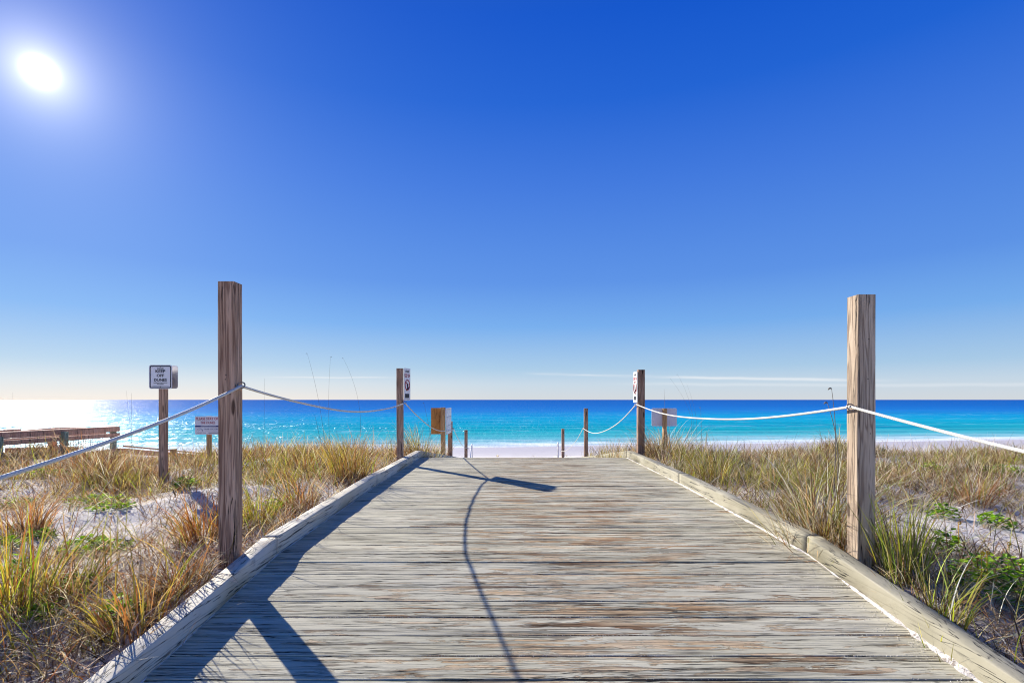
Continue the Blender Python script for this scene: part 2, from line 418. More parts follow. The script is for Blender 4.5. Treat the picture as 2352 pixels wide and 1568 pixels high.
def rope_material():
    m, n = new_mat('braided cream nylon rope')
    uv = n('ShaderNodeTexCoord').outputs['UV']
    s_ = n('ShaderNodeSeparateXYZ', {0: uv}); u, v = s_.outputs[0], s_.outputs[1]
    a = n.math('SINE', n.math('MULTIPLY', n.math('ADD', u, v), 2*math.pi*4))
    b = n.math('SINE', n.math('MULTIPLY', n.math('SUBTRACT', u, v), 2*math.pi*4))
    h = n.math('MAXIMUM', a, b)
    pos = n('ShaderNodeTexCoord').outputs['Object']
    dn = n.noise(pos, 9, 4, .6)
    c = n.mix(n.step(dn, .35, .7), (.74, .70, .60), (.82, .80, .74))
    c = n.mix(n.math('MULTIPLY', n.step(h, .5, -.2), .4), c, (.40, .36, .30))
    out(n, pbsdf(n, c, .65, .3, n.bump(h, .7, .0012)))
    return m

M = dict(
    deck=deck_material(),
    kerb=kerb_material('cream painted kerb', (.31, .28, .19), (.42, .38, .275), .95),
    kerb_shade_lifted=kerb_material('flaking kerb paint lightened for shade', (.64, .565, .42), (.76, .69, .53), 1.0),  # same cream paint, colour lightened to lift the left kerb's shaded inner face
    post_red=post_material('reddish grey weathered pine', (.74, .49, .33), (.50, .30, .19), (.13, .055, .03), 0.0),
    post_gold=post_material('golden grey weathered pine', (.58, .46, .33), (.42, .31, .21), (.14, .085, .055), 3.1),
    post_brown=post_material('brown pine', (.50, .32, .22), (.36, .215, .14), (.12, .06, .035), 5.7),
    post_new=post_material('fresh yellow pine', (.78, .50, .24), (.66, .38, .16), (.32, .15, .06), 8.9),
    board_new=post_material('orange brown board', (.66, .30, .08), (.56, .24, .06), (.30, .11, .03), 11.3, False),
    rail_brown=post_material('red brown railing timber', (.85, .50, .32), (.72, .38, .23), (.34, .15, .08), 14.1, False),
    post_green=post_material('green treated pine', (.52, .60, .42), (.40, .48, .33), (.16, .20, .13), 16.9, False),
    sand=sand_material(), sea=sea_material(), rope=rope_material(),
    grass=grass_material('dune grass blades'), leaf=grass_material('dune sunflower leaves', .45),
    steel=simple('rusty galvanised steel', (.30, .27, .25), .42, .5, .8, .35, 60),
    bolt=simple('dark bolt', (.05, .045, .04), .5, .4, .5),
    white=simple('white enamel sign plate', (.86, .84, .82), .45, .4, 0, .05, 8),
    back=simple('grey plastic sign back', (.88, .85, .86), .55, .35, 0, .05, 5),
    alu=simple('bare aluminium sheet', (.60, .58, .58), .38, .5, .6, .12, 6),
    black=simple('black print', (.015, .014, .02), .5, .3),
    red=simple('red print', (.42, .02, .03), .5, .3),
    navy=simple('navy print', (.015, .02, .16), .5, .3),
    grey=simple('grey print', (.20, .21, .26), .5, .3),
    pvc=simple('white pipe', (.78, .77, .76), .35, .45, 0, .04, 6),
    net=simple('orange brown netting', (.32, .12, .08), .7, .2),
    wire=simple('grey wire', (.16, .15, .15), .5, .4, .4),
)

# ------------------------------------------------------------------ lie of the land
PROF = [(-3.0, -.778), (3.1, 0.0), (5.4, .038), (8.05, .03), (22.0, -1.80)]
def deck_z(y):
    ys = [p[0] for p in PROF]; zs = [p[1] for p in PROF]
    return float(np.interp(y, ys, zs))
GY = [-200, -3, 1.0, 3.1, 5.5, 8.0, 9.5, 30, 46.3, 70, 200]
GZ = [-2.0, -.64, -.20, .015, .03, .03, -.10, -2.45, -3.32, -4.4, -6.0]
def ground(x, y):
    x = np.asarray(x, float); y = np.asarray(y, float)
    sh = np.clip(x, -60, 90)*.15*np.clip((y-15)/30, 0, 1)
    g = np.interp(y-sh, GY, GZ)
    far = 1-np.clip((y-11)/14, 0, 1)
    nz = .045*np.sin(1.3*x+.6*y+1)+.035*np.sin(2.3*y-1.1*x)+.02*np.sin(4.7*x+3.1*y)+.015*np.sin(6.1*y-5.2*x+2)
    g = g+nz*far*np.clip((np.abs(x-.2)-1.75)/1.0, .25, 1)
    g = g-.10*np.clip((-x-3.2)/3, 0, 1)*far - .05*np.clip((x-3.0)/3, 0, 1)*far
    g = g-.10*((x > 1.9) & (y < 2.6))*np.clip((2.6-y)/1.0, 0, 1)*np.clip((3.2-x)/1.0, 0, 1)
    # broad low swells down the slope to the beach
    g = g+.05*np.sin(.5*x+.3*y)*np.clip((y-9)/4, 0, 1)*np.clip((40-y)/10, 0, 1)
    under = np.clip(1-np.maximum(np.abs(x-.19)-1.70, 0)/.05, 0, 1)*(y < 22.6)
    return g-under*.24*(1-np.clip((y-21)/1.5, 0, 1))

def axis(parts):
    a = [np.arange(lo, hi, st) for lo, hi, st in parts]
    return np.unique(np.round(np.concatenate(a), 4))
gx = np.concatenate([[-9000, -3000, -1000, -400, -200, -120, -80], axis([(-60, -16, 1.5), (-16, -6, .3), (-6, 7, .09), (7, 16, .3), (16, 61, 1.5)]), [80, 120, 200, 400, 1000, 3000, 9000]])
gy = np.concatenate([[-3000, -600, -150, -50, -20, -8], axis([(-4, .5, .4), (.5, 9, .09), (9, 16, .25), (16, 52, .8)]), [60, 75, 110, 200]])
GX, GYY = np.meshgrid(gx, gy, indexing='ij')
GZZ = ground(GX, GYY)
V = np.stack([GX, GYY, GZZ], -1).reshape(-1, 3)
nx, ny = len(gx), len(gy)
ii, jj = np.meshgrid(np.arange(nx-1), np.arange(ny-1), indexing='ij')
q = np.stack([ii*ny+jj, (ii+1)*ny+jj, (ii+1)*ny+jj+1, ii*ny+jj+1], -1).reshape(-1, 4)
tag(link('sand', npmesh('sand', V, q, smooth=True), M['sand']), 'white sand of the dunes and the beach', 'sand', kind='structure')

# sea: a sheet with low swell near the shore, flat farther out
sx = np.concatenate([[-30000, -9000, -3000, -1000, -400, -200], np.arange(-120, 161, 2.0), [200, 400, 1000, 3000, 9000, 30000]])
sy = np.concatenate([np.arange(36, 100, .5), np.arange(100, 200, 3), [220, 260, 330, 500, 900, 2000, 6000, 30000]])
SX, SY = np.meshgrid(sx, sy, indexing='ij')
shd = SY-45.0-np.clip(SX, -60, 90)*.15
amp = np.clip(shd/12, 0, 1)*np.clip((190-SY)/80, 0, 1)
SZ = -3.3+amp*(.10*np.sin(shd*.75+.9*np.sin(SX*.06)+.4*np.sin(SX*.17))+.05*np.sin(shd*1.7+SX*.1))
V = np.stack([SX, SY, SZ], -1).reshape(-1, 3); nx, ny = len(sx), len(sy)
ii, jj = np.meshgrid(np.arange(nx-1), np.arange(ny-1), indexing='ij')
q = np.stack([ii*ny+jj, (ii+1)*ny+jj, (ii+1)*ny+jj+1, ii*ny+jj+1], -1).reshape(-1, 4)
tag(link('sea', npmesh('sea', V, q, smooth=True), M['sea']), 'turquoise to deep blue sea with sun glitter', 'sea', kind='structure')

# ------------------------------------------------------------------ boardwalk
XL, XR = -1.425, 1.80
bw = empty('boardwalk', (0, 0, 0)); tag(bw, 'sloping boardwalk of worn cross planks with low timber kerbs', 'boardwalk', kind='structure')
def build_deck():
    BW, GAP, T = .1405, .0065, .036
    Vs, Fs, ids = [], [], []
    # walk along the profile
    pts = []
    yy = -1.3; i = 0
    while yy < 21.9:
        sl_ = (deck_z(yy+.07)-deck_z(yy-.07))/.14; c_ = 1/math.hypot(1, sl_)
        pts.append((yy, deck_z(yy), math.atan(sl_))); yy += (BW+GAP)*c_
    rnd = random.Random(3)
    n = 0
    for bi, (y0, z0, a) in enumerate(pts):
        t = a+rnd.uniform(-.008, .008); dz = rnd.uniform(-.0014, .0014)
        nx_ = 40 if y0 < 6 else 16
        wd = BW*rnd.uniform(.985, 1.01)
        xs = np.linspace(XL-.09+rnd.uniform(-.006, .006), XR+.09+rnd.uniform(-.006, .006), nx_+1)
        cy, sy_ = math.cos(t), math.sin(t)
        prof = [(-wd/2, -T), (-wd/2, -.003), (-wd/2+.002, -.0002), (-wd/6, .0003), (wd/6, .0003), (wd/2-.002, -.0002), (wd/2, -.003), (wd/2, -T)]
        np_ = len(prof)
        ph = rnd.uniform(0, 99); cup = rnd.uniform(-.0016, .0012)
        for x in xs:
            wob = mnoise.noise((x*1.4+ph, bi*.7, 0))
            wl = mnoise.noise((x*9+ph, bi*3.1, 5))*.0016; wr = mnoise.noise((x*9+ph, bi*3.1, 9))*.0016
            for k_, (u, h) in enumerate(prof):
                uu = u+(wl if u < 0 else wr)*(1 if abs(u) > wd/3 else 0)
                hh = h+wob*.0022+dz+(cup if abs(u) < wd/3 else 0)
                Vs.append((x, y0+uu*cy-hh*sy_, z0+uu*sy_+hh*cy))
        base_ = n
        for ix in range(nx_):
            for k_ in range(np_):
                k2 = (k_+1) % np_
                Fs.append((base_+ix*np_+k_, base_+(ix+1)*np_+k_, base_+(ix+1)*np_+k2, base_+ix*np_+k2))
        ids += [rnd.random()]*(len(xs)*np_); n += len(xs)*np_
    me = npmesh('deck_planking', np.array(Vs), np.array(Fs))
    at = me.attributes.new('bid', 'FLOAT', 'POINT'); at.data.foreach_set('value', np.array(ids, np.float32))
    return link('deck_planking', me, M['deck'], bw)
build_deck()
# joists under the planks
for x in (-1.40, -.55, .25, 1.0, 1.78):
    mb = MB()
    for (a, b) in zip(PROF[:-1], PROF[1:]):
        mb.beam((x, max(a[0], -1.3), deck_z(max(a[0], -1.3))-.13), (x, b[0], b[1]-.13), .045, .17, .003)
    mb.build('joist', M['post_brown'], bw)

def kerb_timber(x, y0, y1, mat, seed, wd=.092, ht=.104):
    """one kerb timber of rounded section laid along the edge of the deck"""
    ys = np.linspace(y0, y1, max(3, int((y1-y0)/.06)))
    R_ = .008; sec = []
    for (sx_, sz_, a0) in ((1, 1, 0), (-1, 1, 90), (-1, -1, 180), (1, -1, 270)):
        for i in range(4):
            a = math.radians(a0+30*i); rr = R_ if sz_ > 0 else .004
            sec.append((sx_*(wd/2-rr)+rr*math.cos(a), sz_*(ht/2-rr)+rr*math.sin(a)))
    Vs, Fs = [], []
    for iy, y in enumerate(ys):
        sl_ = (y1 and (deck_z(y1)-deck_z(y0))/(y1-y0)); zc = deck_z(y0)+(y-y0)*sl_+ht/2+.004
        for k_, (u, v) in enumerate(sec):
            r1 = mnoise.noise((y*2.2+seed, k_*.9, seed))*.0035+mnoise.noise((y*14+seed, k_*1.7, seed+4))*.0016
            g_ = 1+r1/.05
            Vs.append((x+u*g_+.003*math.sin(y*1.7+seed), y, zc+v*g_))
    ns = len(sec)
    for iy in range(len(ys)-1):
        for k_ in range(ns): Fs.append((iy*ns+k_, (iy+1)*ns+k_, (iy+1)*ns+(k_+1) % ns, iy*ns+(k_+1) % ns))
    me = bpy.data.meshes.new('kerb_timber'); me.from_pydata(Vs, [], Fs+[tuple(range(ns)), tuple(range((len(ys)-1)*ns, len(ys)*ns))[::-1]])
    for p in me.polygons: p.use_smooth = len(p.vertices) == 4
    return link('kerb_timber', me, mat, bw)
for k_, (a, b) in enumerate([(-1.2, 3.095), (3.103, 5.395), (5.403, 8.045), (8.053, 11.9), (11.91, 16.5), (16.51, 21.7)]):
    kerb_timber(XL-.046, a, b, M['kerb_shade_lifted'], 3.3)
for k_, (a, b) in enumerate([(-1.2, 3.12), (3.13, 5.50), (5.508, 8.045), (8.053, 12.4), (12.41, 17.0), (17.01, 21.7)]):
    kerb_timber(XR+.046, a, b, M['kerb'], 13.3)

# sand drifted along the kerb and into the gaps between planks
def sand_drift():
    rnd = random.Random(5); Vs, Fs = [], []
    for (x0, side, wmax, ya, yb) in ((XR, -1, .05, -.5, 8.0), (XL, 1, .012, -.5, 8.0)):
        ys = np.arange(ya, yb, .018); base_ = len(Vs)
        for y in ys:
            wv = wmax*.45*max(.12, .55+.9*mnoise.noise((y*2.2, side*3, 0))+.55*mnoise.noise((y*17, side*3, 2)))
            if side < 0: wv *= 1.25-.08*y+(.9 if 1.9 < y < 2.35 else 0)*abs(math.sin((y-1.9)*7))
            wv = max(wv, .004)
            z0 = deck_z(y); h_ = wv*.42
            for (u, hh) in ((0, h_), (.35*wv, h_*.72), (.75*wv, h_*.22), (wv, -.003)):
                Vs.append((x0+side*u+rnd.uniform(-.0015, .0015), y, z0+.002+hh+rnd.uniform(-.001, .001)))
        for i in range(len(ys)-1):
            for k_ in range(3): Fs.append((base_+i*4+k_, base_+(i+1)*4+k_, base_+(i+1)*4+k_+1, base_+i*4+k_+1))
    # loose grains and crumbs
    T3 = []
    def crumb(x, y, z_, r):
        b_ = len(Vs)
        for v in ((0, 0, 1.0), (1, 0, -.4), (-.5, .85, -.4), (-.5, -.85, -.4)):
            Vs.append((x+v[0]*r*rnd.uniform(.7, 1.4), y+v[1]*r*rnd.uniform(.7, 1.4), z_+max(v[2]*r, -.001)))
        T3.extend([(b_, b_+1, b_+2), (b_, b_+2, b_+3), (b_, b_+3, b_+1)])
    yy = -1.3; ys = []
    while yy < 9:
        sl_ = (deck_z(yy+.07)-deck_z(yy-.07))/.14; ys.append(yy); yy += .147/math.hypot(1, sl_)
    for y in ys:
        if y < 1.2 or y > 8: continue
        e = y+.0735; x = XL
        while x < XR:
            dens = mnoise.noise((x*1.3, y*5, 3))
            if dens > -.05: crumb(x, e+rnd.uniform(.001, .006), deck_z(e)+.000, rnd.uniform(.0012, .0032))
            x += rnd.uniform(.004, .016)*(1 if dens > .1 else 2.2)
    for _ in range(1500):
        y = rnd.uniform(1.4, 6); x = XR-abs(rnd.gauss(0, .10))-.02
        crumb(x, y, deck_z(y)+.002, rnd.uniform(.001, .0026))
    me = npmesh('drifted_sand', np.array(Vs), np.array(Fs), np.array(T3))
    o = link('drifted_sand', me, M['sand'])
    tag(o, 'white sand drifted along the kerb and into the gaps between planks', 'sand', kind='stuff')
sand_drift()

# ------------------------------------------------------------------ posts
def post_mesh(size, h, seed, below=.35, bev=.006, lean=0.0):
    """square timber with eased edges and slightly uneven faces, base at z=0"""
    zs = np.linspace(-below, h, max(8, int((h+below)/.05)))
    sec = []
    for (sx_, sy_, a0) in ((1, 1, 0), (-1, 1, 90), (-1, -1, 180), (1, -1, 270)):
        for i in range(3):
            a = math.radians(a0+45*i); sec.append((sx_*(size/2-bev)+bev*math.cos(a), sy_*(size/2-bev)+bev*math.sin(a)))
    Vs, Fs = [], []
    for z_ in zs:
        for k_, (u, v) in enumerate(sec):
            g_ = 1+(mnoise.noise((z_*1.5+seed, k_*.8, 0))*.0014+mnoise.noise((z_*16+seed, k_*1.9, 3))*.0009)/(size/2)
            Vs.append((u*g_+lean*z_+.0018*math.sin(z_*2.1+seed), v*g_, z_))
    ns = len(sec)
    for i in range(len(zs)-1):
        for k_ in range(ns): Fs.append((i*ns+k_, i*ns+(k_+1) % ns, (i+1)*ns+(k_+1) % ns, (i+1)*ns+k_))
    me = bpy.data.meshes.new('post'); top = len(zs)-1
    me.from_pydata(Vs, [], Fs+[tuple(top*ns+k_ for k_ in range(ns)), tuple(range(ns))[::-1]])
    for p in me.polygons: p.use_smooth = False
    return me
def ring_pts(c, r, ax1, ax2, n=20, a0=0, a1=2*math.pi):
    return [Vector(c)+ax1*r*math.cos(a0+(a1-a0)*i/n)+ax2*r*math.sin(a0+(a1-a0)*i/n) for i in range(n+1)]
def rope_post(cx, cy, size, ztop, zring, side, mat, seed, label, base=None, ringr=.021, yr=None):
    """side: +1 ring on the +X face, -1 on the -X face"""
    zb = float(ground(cx, cy)) if base is None else base
    o = empty('rope_post', (cx, cy, zb)); tag(o, label, 'post', 'rope posts beside the boardwalk')
    link('timber', post_mesh(size, ztop-zb, seed, .3), mat, o)
    xr = side*(size/2+ringr+.008); yr_ = -size*.30 if yr is None else yr
    mb = MB()
    mb.tube(ring_pts((xr, yr_, zring-zb), ringr, Vector((1, 0, 0)), Vector((0, .5, .86)), 20)[:-1], .0035, 8, closed=True)
    mb.tube([(side*(size/2-.01), yr_, zring-zb-.004), (side*(size/2+.012), yr_, zring-zb-.002)], .0038, 8)
    mb.tube([(side*(size/2), yr_, zring-zb-.003), (side*(size/2+.003), yr_, zring-zb-.003)], .010, 10)
    mb.build('eye_bolt', M['steel'], o)
    # nail and bolt holes as small dark plugs
    rr = random.Random(int(seed*10))
    for _ in range(3):
        u = rr.uniform(-.3, .3)*size; z_ = rr.uniform(.35, .9)*(ztop-zb)
        MB().tube([(u, -size/2-.0006, z_), (u, -size/2+.002, z_)], .0035, 8).build('nail', M['bolt'], o)
    return o, Vector((cx+xr, cy+yr_, zring))
P = {}
_, P['L1'] = rope_post(-1.576, 2.865, .090, 1.592, 1.018, 1, M['post_red'], 1.1, 'tallest reddish grey rope post beside the near left kerb')
_, P['L2'] = rope_post(-1.577, 7.215, .084, 1.380, .90, 1, M['post_red'], 2.2, 'rope post carrying the narrow no-trespass sign left of the planks')
_, P['R1'] = rope_post(1.971, 2.89, .0985, 1.524, .898, -1, M['post_gold'], 3.3, 'thick pale golden rope post with knots beside the near right kerb')
_, P['R2'] = rope_post(1.972, 7.84, .102, 1.397, .868, -1, M['post_brown'], 4.4, 'brown rope post with a white sign on its inner face, right of the planks')
_, P['L4'] = rope_post(-1.60, 17.8, .105, -.115, -.75, 1, M['post_brown'], 5.5, 'small far rope post left of the walk, beyond the boarded post', base=-1.45)
_, P['R3'] = rope_post(1.97, 13.65, .10, .71, .18, -1, M['post_brown'], 6.6, 'middle rope post of the three past the kerb end, right side', base=-.75)
_, P['R4'] = rope_post(1.95, 19.6, .11, -.17, -1.02, -1, M['post_brown'], 7.7, 'farthest small rope post beside the white looped handrail, right side', base=-1.65)
P['L0'] = Vector((-1.50, -1.6, .66)); P['R0'] = Vector((1.872, -1.4, .62))

# post with wooden board and white slatted panel, left side past the crest
o = empty('shower_screen_post', (-1.56, 11.6, -.65)); o.name = 'notice_post'
tag(o, 'orange brown post with a wooden board and a white ruled panel past the crest', 'notice post')
link('post', post_mesh(.10, .766+.65, 9.1, .4), M['post_new'], o)
p2 = link('post', post_mesh(.105, .40+.65, 9.9, .4), M['post_brown'], o); p2.location = (.02, 1.18, 0)
mb = MB(); mb.box((-.275, -.005, 1.415-.605), (-.052, .022, 1.405), .003); mb.build('board', M['board_new'], o)
mb = MB(); mb.box((.056, .045, .79), (.070, .98, 1.395), .002); pan = mb.build('panel', M['white'], o)
mb = MB()
for i in range(1, 3): mb.box((.0705, .06, .79+.605*i/3-.004), (.0725, .965, .79+.605*i/3+.004))
for r_ in range(3):
    for i in range(1, 6):
        mb.box((.0705, .05+i*.155-.003, .79+.605*(r_+1)/3-.05), (.0723, .05+i*.155+.003, .79+.605*(r_+1)/3-.012))
mb.build('ruling', M['grey'], pan)
mb = MB(); mb.tube(ring_pts((.10, 1.15, .22+.65), .021, Vector((1, 0, 0)), Vector((0, .5, .86)), 16)[:-1], .004, 8, closed=True)
mb.tube([(.06, 1.15, .866), (.085, 1.15, .866)], .004, 8); mb.build('eye_bolt', M['steel'], o)
P['L3'] = Vector((-1.46, 12.75, .22))

# ------------------------------------------------------------------ ropes
def rope(a, b, sag, label, r=.0075, zmid=None):
    n = 60; pts = []
    for i in range(n+1):
        t = i/n; p = a.lerp(b, t); p.z -= 4*sag*t*(1-t); p.x += .004*math.sin(t*9)
        p.z += .0025*math.sin(t*13+a.x)
        pts.append(p)
    L = (b-a).length
    m_ = 12; Vs, Fs, uvs = [], [], []
    for i, p in enumerate(pts):
        t = (pts[min(i+1, n)]-pts[max(i-1, 0)]).normalized(); x = Vector((0, 0, 1)).cross(t).normalized(); y = t.cross(x)
        for j in range(m_): a_ = 2*math.pi*j/m_; Vs.append(p+(x*math.cos(a_)+y*math.sin(a_))*r)
    for i in range(n):
        for j in range(m_):
            Fs.append((i*m_+j, i*m_+(j+1) % m_, (i+1)*m_+(j+1) % m_, (i+1)*m_+j))
            u0, u1 = j/m_, (j+1)/m_; v0, v1 = i/n*L/.055, (i+1)/n*L/.055
            uvs += [(u0, v0), (u1, v0), (u1, v1), (u0, v1)]
    me = bpy.data.meshes.new('rope'); me.from_pydata(Vs, [], Fs); me.polygons.foreach_set('use_smooth', [True]*len(Fs))
    uv = me.uv_layers.new(name='UVMap'); uv.data.foreach_set('uv', [c for p in uvs for c in p])
    o = link('rope', me, M['rope']); tag(o, label, 'rope', 'sagging ropes strung between the boardwalk posts')
    return o
rope(P['L0'], P['L1'], .24, 'thick white rope climbing from the lower left edge to the reddish post')
rope(P['L1'], P['L2'], .135, 'rope sagging between the two tall left posts')
rope(P['L2'], P['L3'], .20, 'rope dropping from the sign-bearing left post to the boarded post')
rope(P['L3'], P['L4'], .14, 'thin far rope from the boarded post down to the small left post', .007)
rope(P['R0'], P['R1'], .12, 'thick cream rope leaving the golden post for the right edge')
rope(P['R1'], P['R2'], .135, 'cream rope in a shallow curve between the two tall right posts')
rope(P['R2'], P['R3'], .26, 'deeply sagging rope from the brown sign post to the next lower right post')
rope(P['R3'], P['R4'], .20, 'thin far rope between the two smallest right posts', .007)
# the posts the two nearest ropes run to, beside the camera
rope_post(-1.576, -1.58, .09, 1.2, .66, 1, M['post_red'], 21.0, 'rope post behind the viewer on the left side')
rope_post(1.97, -1.38, .09, 1.2, .62, -1, M['post_gold'], 22.0, 'rope post behind the viewer on the right side')

# white looped handrails at the foot of the ramp
def loop_rail(x, y, ztop, wid, label):
    zb = deck_z(y)-.1; o = empty('handrail', (x, y, zb)); tag(o, label, 'handrail', 'white looped handrails at the foot of the ramp')
    h = ztop-zb; pts = [(0, 0, -.1), (0, 0, h*.55)]
    pts = [(-.03, -.55, -.1), (-.02, -.35, h*.5), (-.01, -.2, h*.8)]
    for i in range(9):
        a = math.pi*i/8; pts.append((0, -.14*math.cos(a)+.05, h*.86+h*.14*math.sin(a)))
    pts += [(.0, .25, h*.6), (0, .3, -.1)]
    MB().tube(pts, .021, 10).build('pipe', M['pvc'], o, smooth=True)
    return o
loop_rail(1.79, 19.9, -.73, .1, 'white looped pipe handrail beside the farthest right post')
loop_rail(-1.62, 20.6, -.85, .1, 'white looped pipe handrail beside the small far left post')

# ------------------------------------------------------------------ signs
def sign_post(name, x, y, ztop, size, mat, seed, label, cat='sign', below=.3, rz=0):
    zb = float(ground(x, y)); o = empty(name, (x, y, zb), rz); tag(o, label, cat)
    link('post', post_mesh(size, ztop-zb, seed, below, lean=0), mat, o)
    return o, zb
# KEEP OFF DUNES: two plates one behind the other on a weathered post
kx, ky = -3.99, 5.86
o, zb = sign_post('dune_sign', kx, ky, 1.255, .088, M['post_red'], 31.0, 'grey dune warning sign with double plate and black lettering on weathered post')
o.children[0].scale = (.62, 1, 1)
cz = .94+52.5*5.8/F-zb; pw, phh = .262, .272
yf = -.044-.005
mb = MB().plate(pw, phh, .003, .025, yf, cz, 0); pl = mb.build('sign_plate', M['white'], o)
MB().frame(pw-.018, phh-.018, .0012, .02, yf-.0012, .011, cz, 0).build('border', M['black'], pl)
text_mesh('lettering', [('PLEASE', 0, cz+.095, .0135, .072), ('KEEP', 0, cz+.064, .033, .112), ('OFF', 0, cz+.015, .033, .084), ('DUNES', 0, cz-.035, .033, .146),
    ('DUNE RESTORATION IN', 0, cz-.067, .0095, .155), ('PROGRESS', 0, cz-.084, .0095, .074)], M['black'], pl, yf-.0012, .028)
MB().box((-.097, yf-.0012, cz-.1035), (.097, yf-.0002, cz-.1015)).build('small_print', M['black'], pl)
for dz in (.114, -.114): MB().tube([(0, yf-.004, cz+dz), (0, yf, cz+dz)], .006, 10).build('bolt', M['steel'], pl)
mb = MB().plate(pw, phh-.008, .003, .025, .046, cz+.002, .004); mb.build('sign_plate', M['alu'], o)
# PLEASE STAY OFF THE DUNES
o, zb = sign_post('dune_sign', -4.816, 8.14, .68, .058, M['post_new'], 33.0, 'white sign with red and navy print on fresh post, half hidden behind the tall post')
o.rotation_euler = (0, 0, 0)
Zs = 8.08; cz = .94-(976-917)*Zs/F-zb; w2, h2 = .408, .288; cx = 0.0
yf = -.029-.006
pl = MB().plate(w2, h2, .003, .02, yf, cz, cx).build('sign_plate', M['white'], o)
text_mesh('lettering', [('PLEASE STAY OFF', cx, cz+.105, .042, .375), ('THE DUNES', cx, cz+.043, .042, .232)], M['red'], pl, yf-.0012, .02)
MB().box((cx-w2/2+.003, yf-.0010, cz-.026), (cx+w2/2-.003, yf-.0002, cz-.004)).build('stripe', M['navy'], pl)
text_mesh('lettering', [('RESTORATION & VEGETATION BY', cx+.012, cz-.015, .0115, .235)], M['white'], pl, yf-.0022, .01)
text_mesh('lettering', [('DUNE DOCTORS', cx+.055, cz-.058, .022, .21)], M['navy'], pl, yf-.0012, .008)
MB().box((cx-.05, yf-.0012, cz-.086), (cx+.16, yf-.0002, cz-.082)).build('tagline', M['grey'], pl)
text_mesh('lettering', [('FOR INFO CALL', cx-.10, cz-.118, .012, .15)], M['black'], pl, yf-.0012, .012)
MB().box((cx+.01, yf-.0012, cz-.122), (cx+.185, yf-.0002, cz-.113)).build('small_print', M['black'], pl)
mb = MB()
for (r1, dx_) in ((.048, 0), (.03, .012)):
    pts = [(cx-.125+dx_+r1*math.cos(a), yf-.001, cz-.092+r1*.95*math.sin(a)) for a in [math.pi*i/14 for i in range(15)]]
    mb.tube(pts, .0022, 6)
mb.build('dune_emblem', M['grey'], pl)
# blank-backed sign facing the sea, right
o, zb = sign_post('sea_facing_sign', 2.585, 8.66, .792, .064, M['post_new'], 35.0, 'sign seen from its blank pale back, on a short post in the grass')
cz = .94-(957-917)*8.7/F-zb
MB().plate(.428, .305, .004, .022, .034, cz, 0).build('sign_plate', M['back'], o)

# narrow warning signs fixed to the inner faces of the second pair of posts
def side_sign(cx, cy, cz_, L, H, rz, label, red, flip=False):
    o = empty('warning_sign', (cx, cy, cz_), rz); tag(o, label, 'sign', 'warning signs on the inner faces of posts')
    pl = MB().plate(L, H, .004, .008, 0, 0, 0).build('sign_plate', M['white'], o)
    text_mesh('lettering', [('KEEP OFF', 0, H*.27, H*.11, L*.86)], M['red'], pl, -.0012, .02)
    text_mesh('lettering', [('DUNES', 0, H*.40, H*.07, L*.6)], M['black'], pl, -.0012, .02)
    mb = MB(); mb.tube([(L*.36*math.cos(a), -.002, H*-.02+L*.36*math.sin(a)) for a in [2*math.pi*i/28 for i in range(28)]], .0065, 6, closed=True)
    mb.tube([(-L*.25, -.002, H*-.02+L*.25), (L*.25, -.002, H*-.02-L*.25)], .0055, 6)
    mb.build('prohibition_ring', M['red'], pl)
    mb = MB(); mb.tube([(0, -.002, .01), (.01, -.002, -.07)], [.012, .009], 8); mb.tube([(0, -.002, -.055), (-.035, -.002, -.09)], .007, 6)
    mb.build('figure', M['black'], pl)
    mb = MB()
    mb.box((-L*.36, -.0014, -H*.42), (L*.30, -.0002, -H*.29)).build('print_block', M['black'], pl)
    mb = MB()
    for i in range(3): mb.box((-L*.40, -.0014, -H*.46+i*-.004), (L*.40, -.0003, -H*.457+i*-.004))
    mb.build('small_print', M['grey'], pl)
    return o
# left: fixed to the +X face, turned a little to the viewer
side_sign(-1.502, 7.345, .94+35.5*7.25/F, .20, .462, math.radians(90)-.25, 'oblique white sign with red print on the inner face of the second left post', True)
# a second plate edge behind it, forming a shallow wedge
side_sign(1.908, 7.93, .94+29*7.85/F, .26, .475, math.radians(-90), 'oblique white sign with small print on the inner face of the second right post', True)

# ------------------------------------------------------------------ timber railing of the neighbouring boardwalk, far left
o = empty('boardwalk_railing', (-8.0, 9.0, -.3)); tag(o, 'red brown timber railing with green posts and wire mesh at the far left', 'railing')
def rl(p): return (p[0]+8.0, p[1]-9.0, p[2]+.3)
for (x, y, zt, sz) in ((-8.14, 10.45, .345, .085), (-7.98, 9.12, .37, .09), (-7.98, 7.95, .36, .09), (-7.98, 6.4, .36, .09)):
    pm = link('railing_post', post_mesh(sz, zt+.9, x*3+y, .2), M['post_green'], o); pm.location = rl((x, y, -.9))
def rail(name, a, b, w_, h_, mat='rail_brown'): return MB().beam(rl(a), rl(b), w_, h_, .004).build(name, M[mat], o)
rail('top_rail', (-7.90, 5.5, .405), (-8.06, 10.5, .330), .04, .078)
rail('cap', (-7.96, 5.5, .458), (-8.12, 10.5, .382), .15, .022)
rail('middle_rail', (-7.90, 5.5, .300), (-8.06, 10.5, .222), .04, .075)
rail('middle_rail', (-9.45, 5.5, .21), (-9.45, 11.9, .14), .04, .09)
rail('top_rail', (-9.40, 5.5, .335), (-9.45, 9.83, .330), .05, .10)
rail('top_rail', (-9.48, 9.84, .296), (-9.48, 10.65, .31), .05, .10); rail('top_rail', (-9.48, 10.66, .31), (-9.48, 12.1, .235), .05, .10)
rail('stair_rail', (-9.2, 9.3, .02), (-8.9, 10.5, -.07), .04, .09)
rail('stringer', (-8.0, 8.8, -.10), (-8.1, 10.6, -.12), .05, .12)
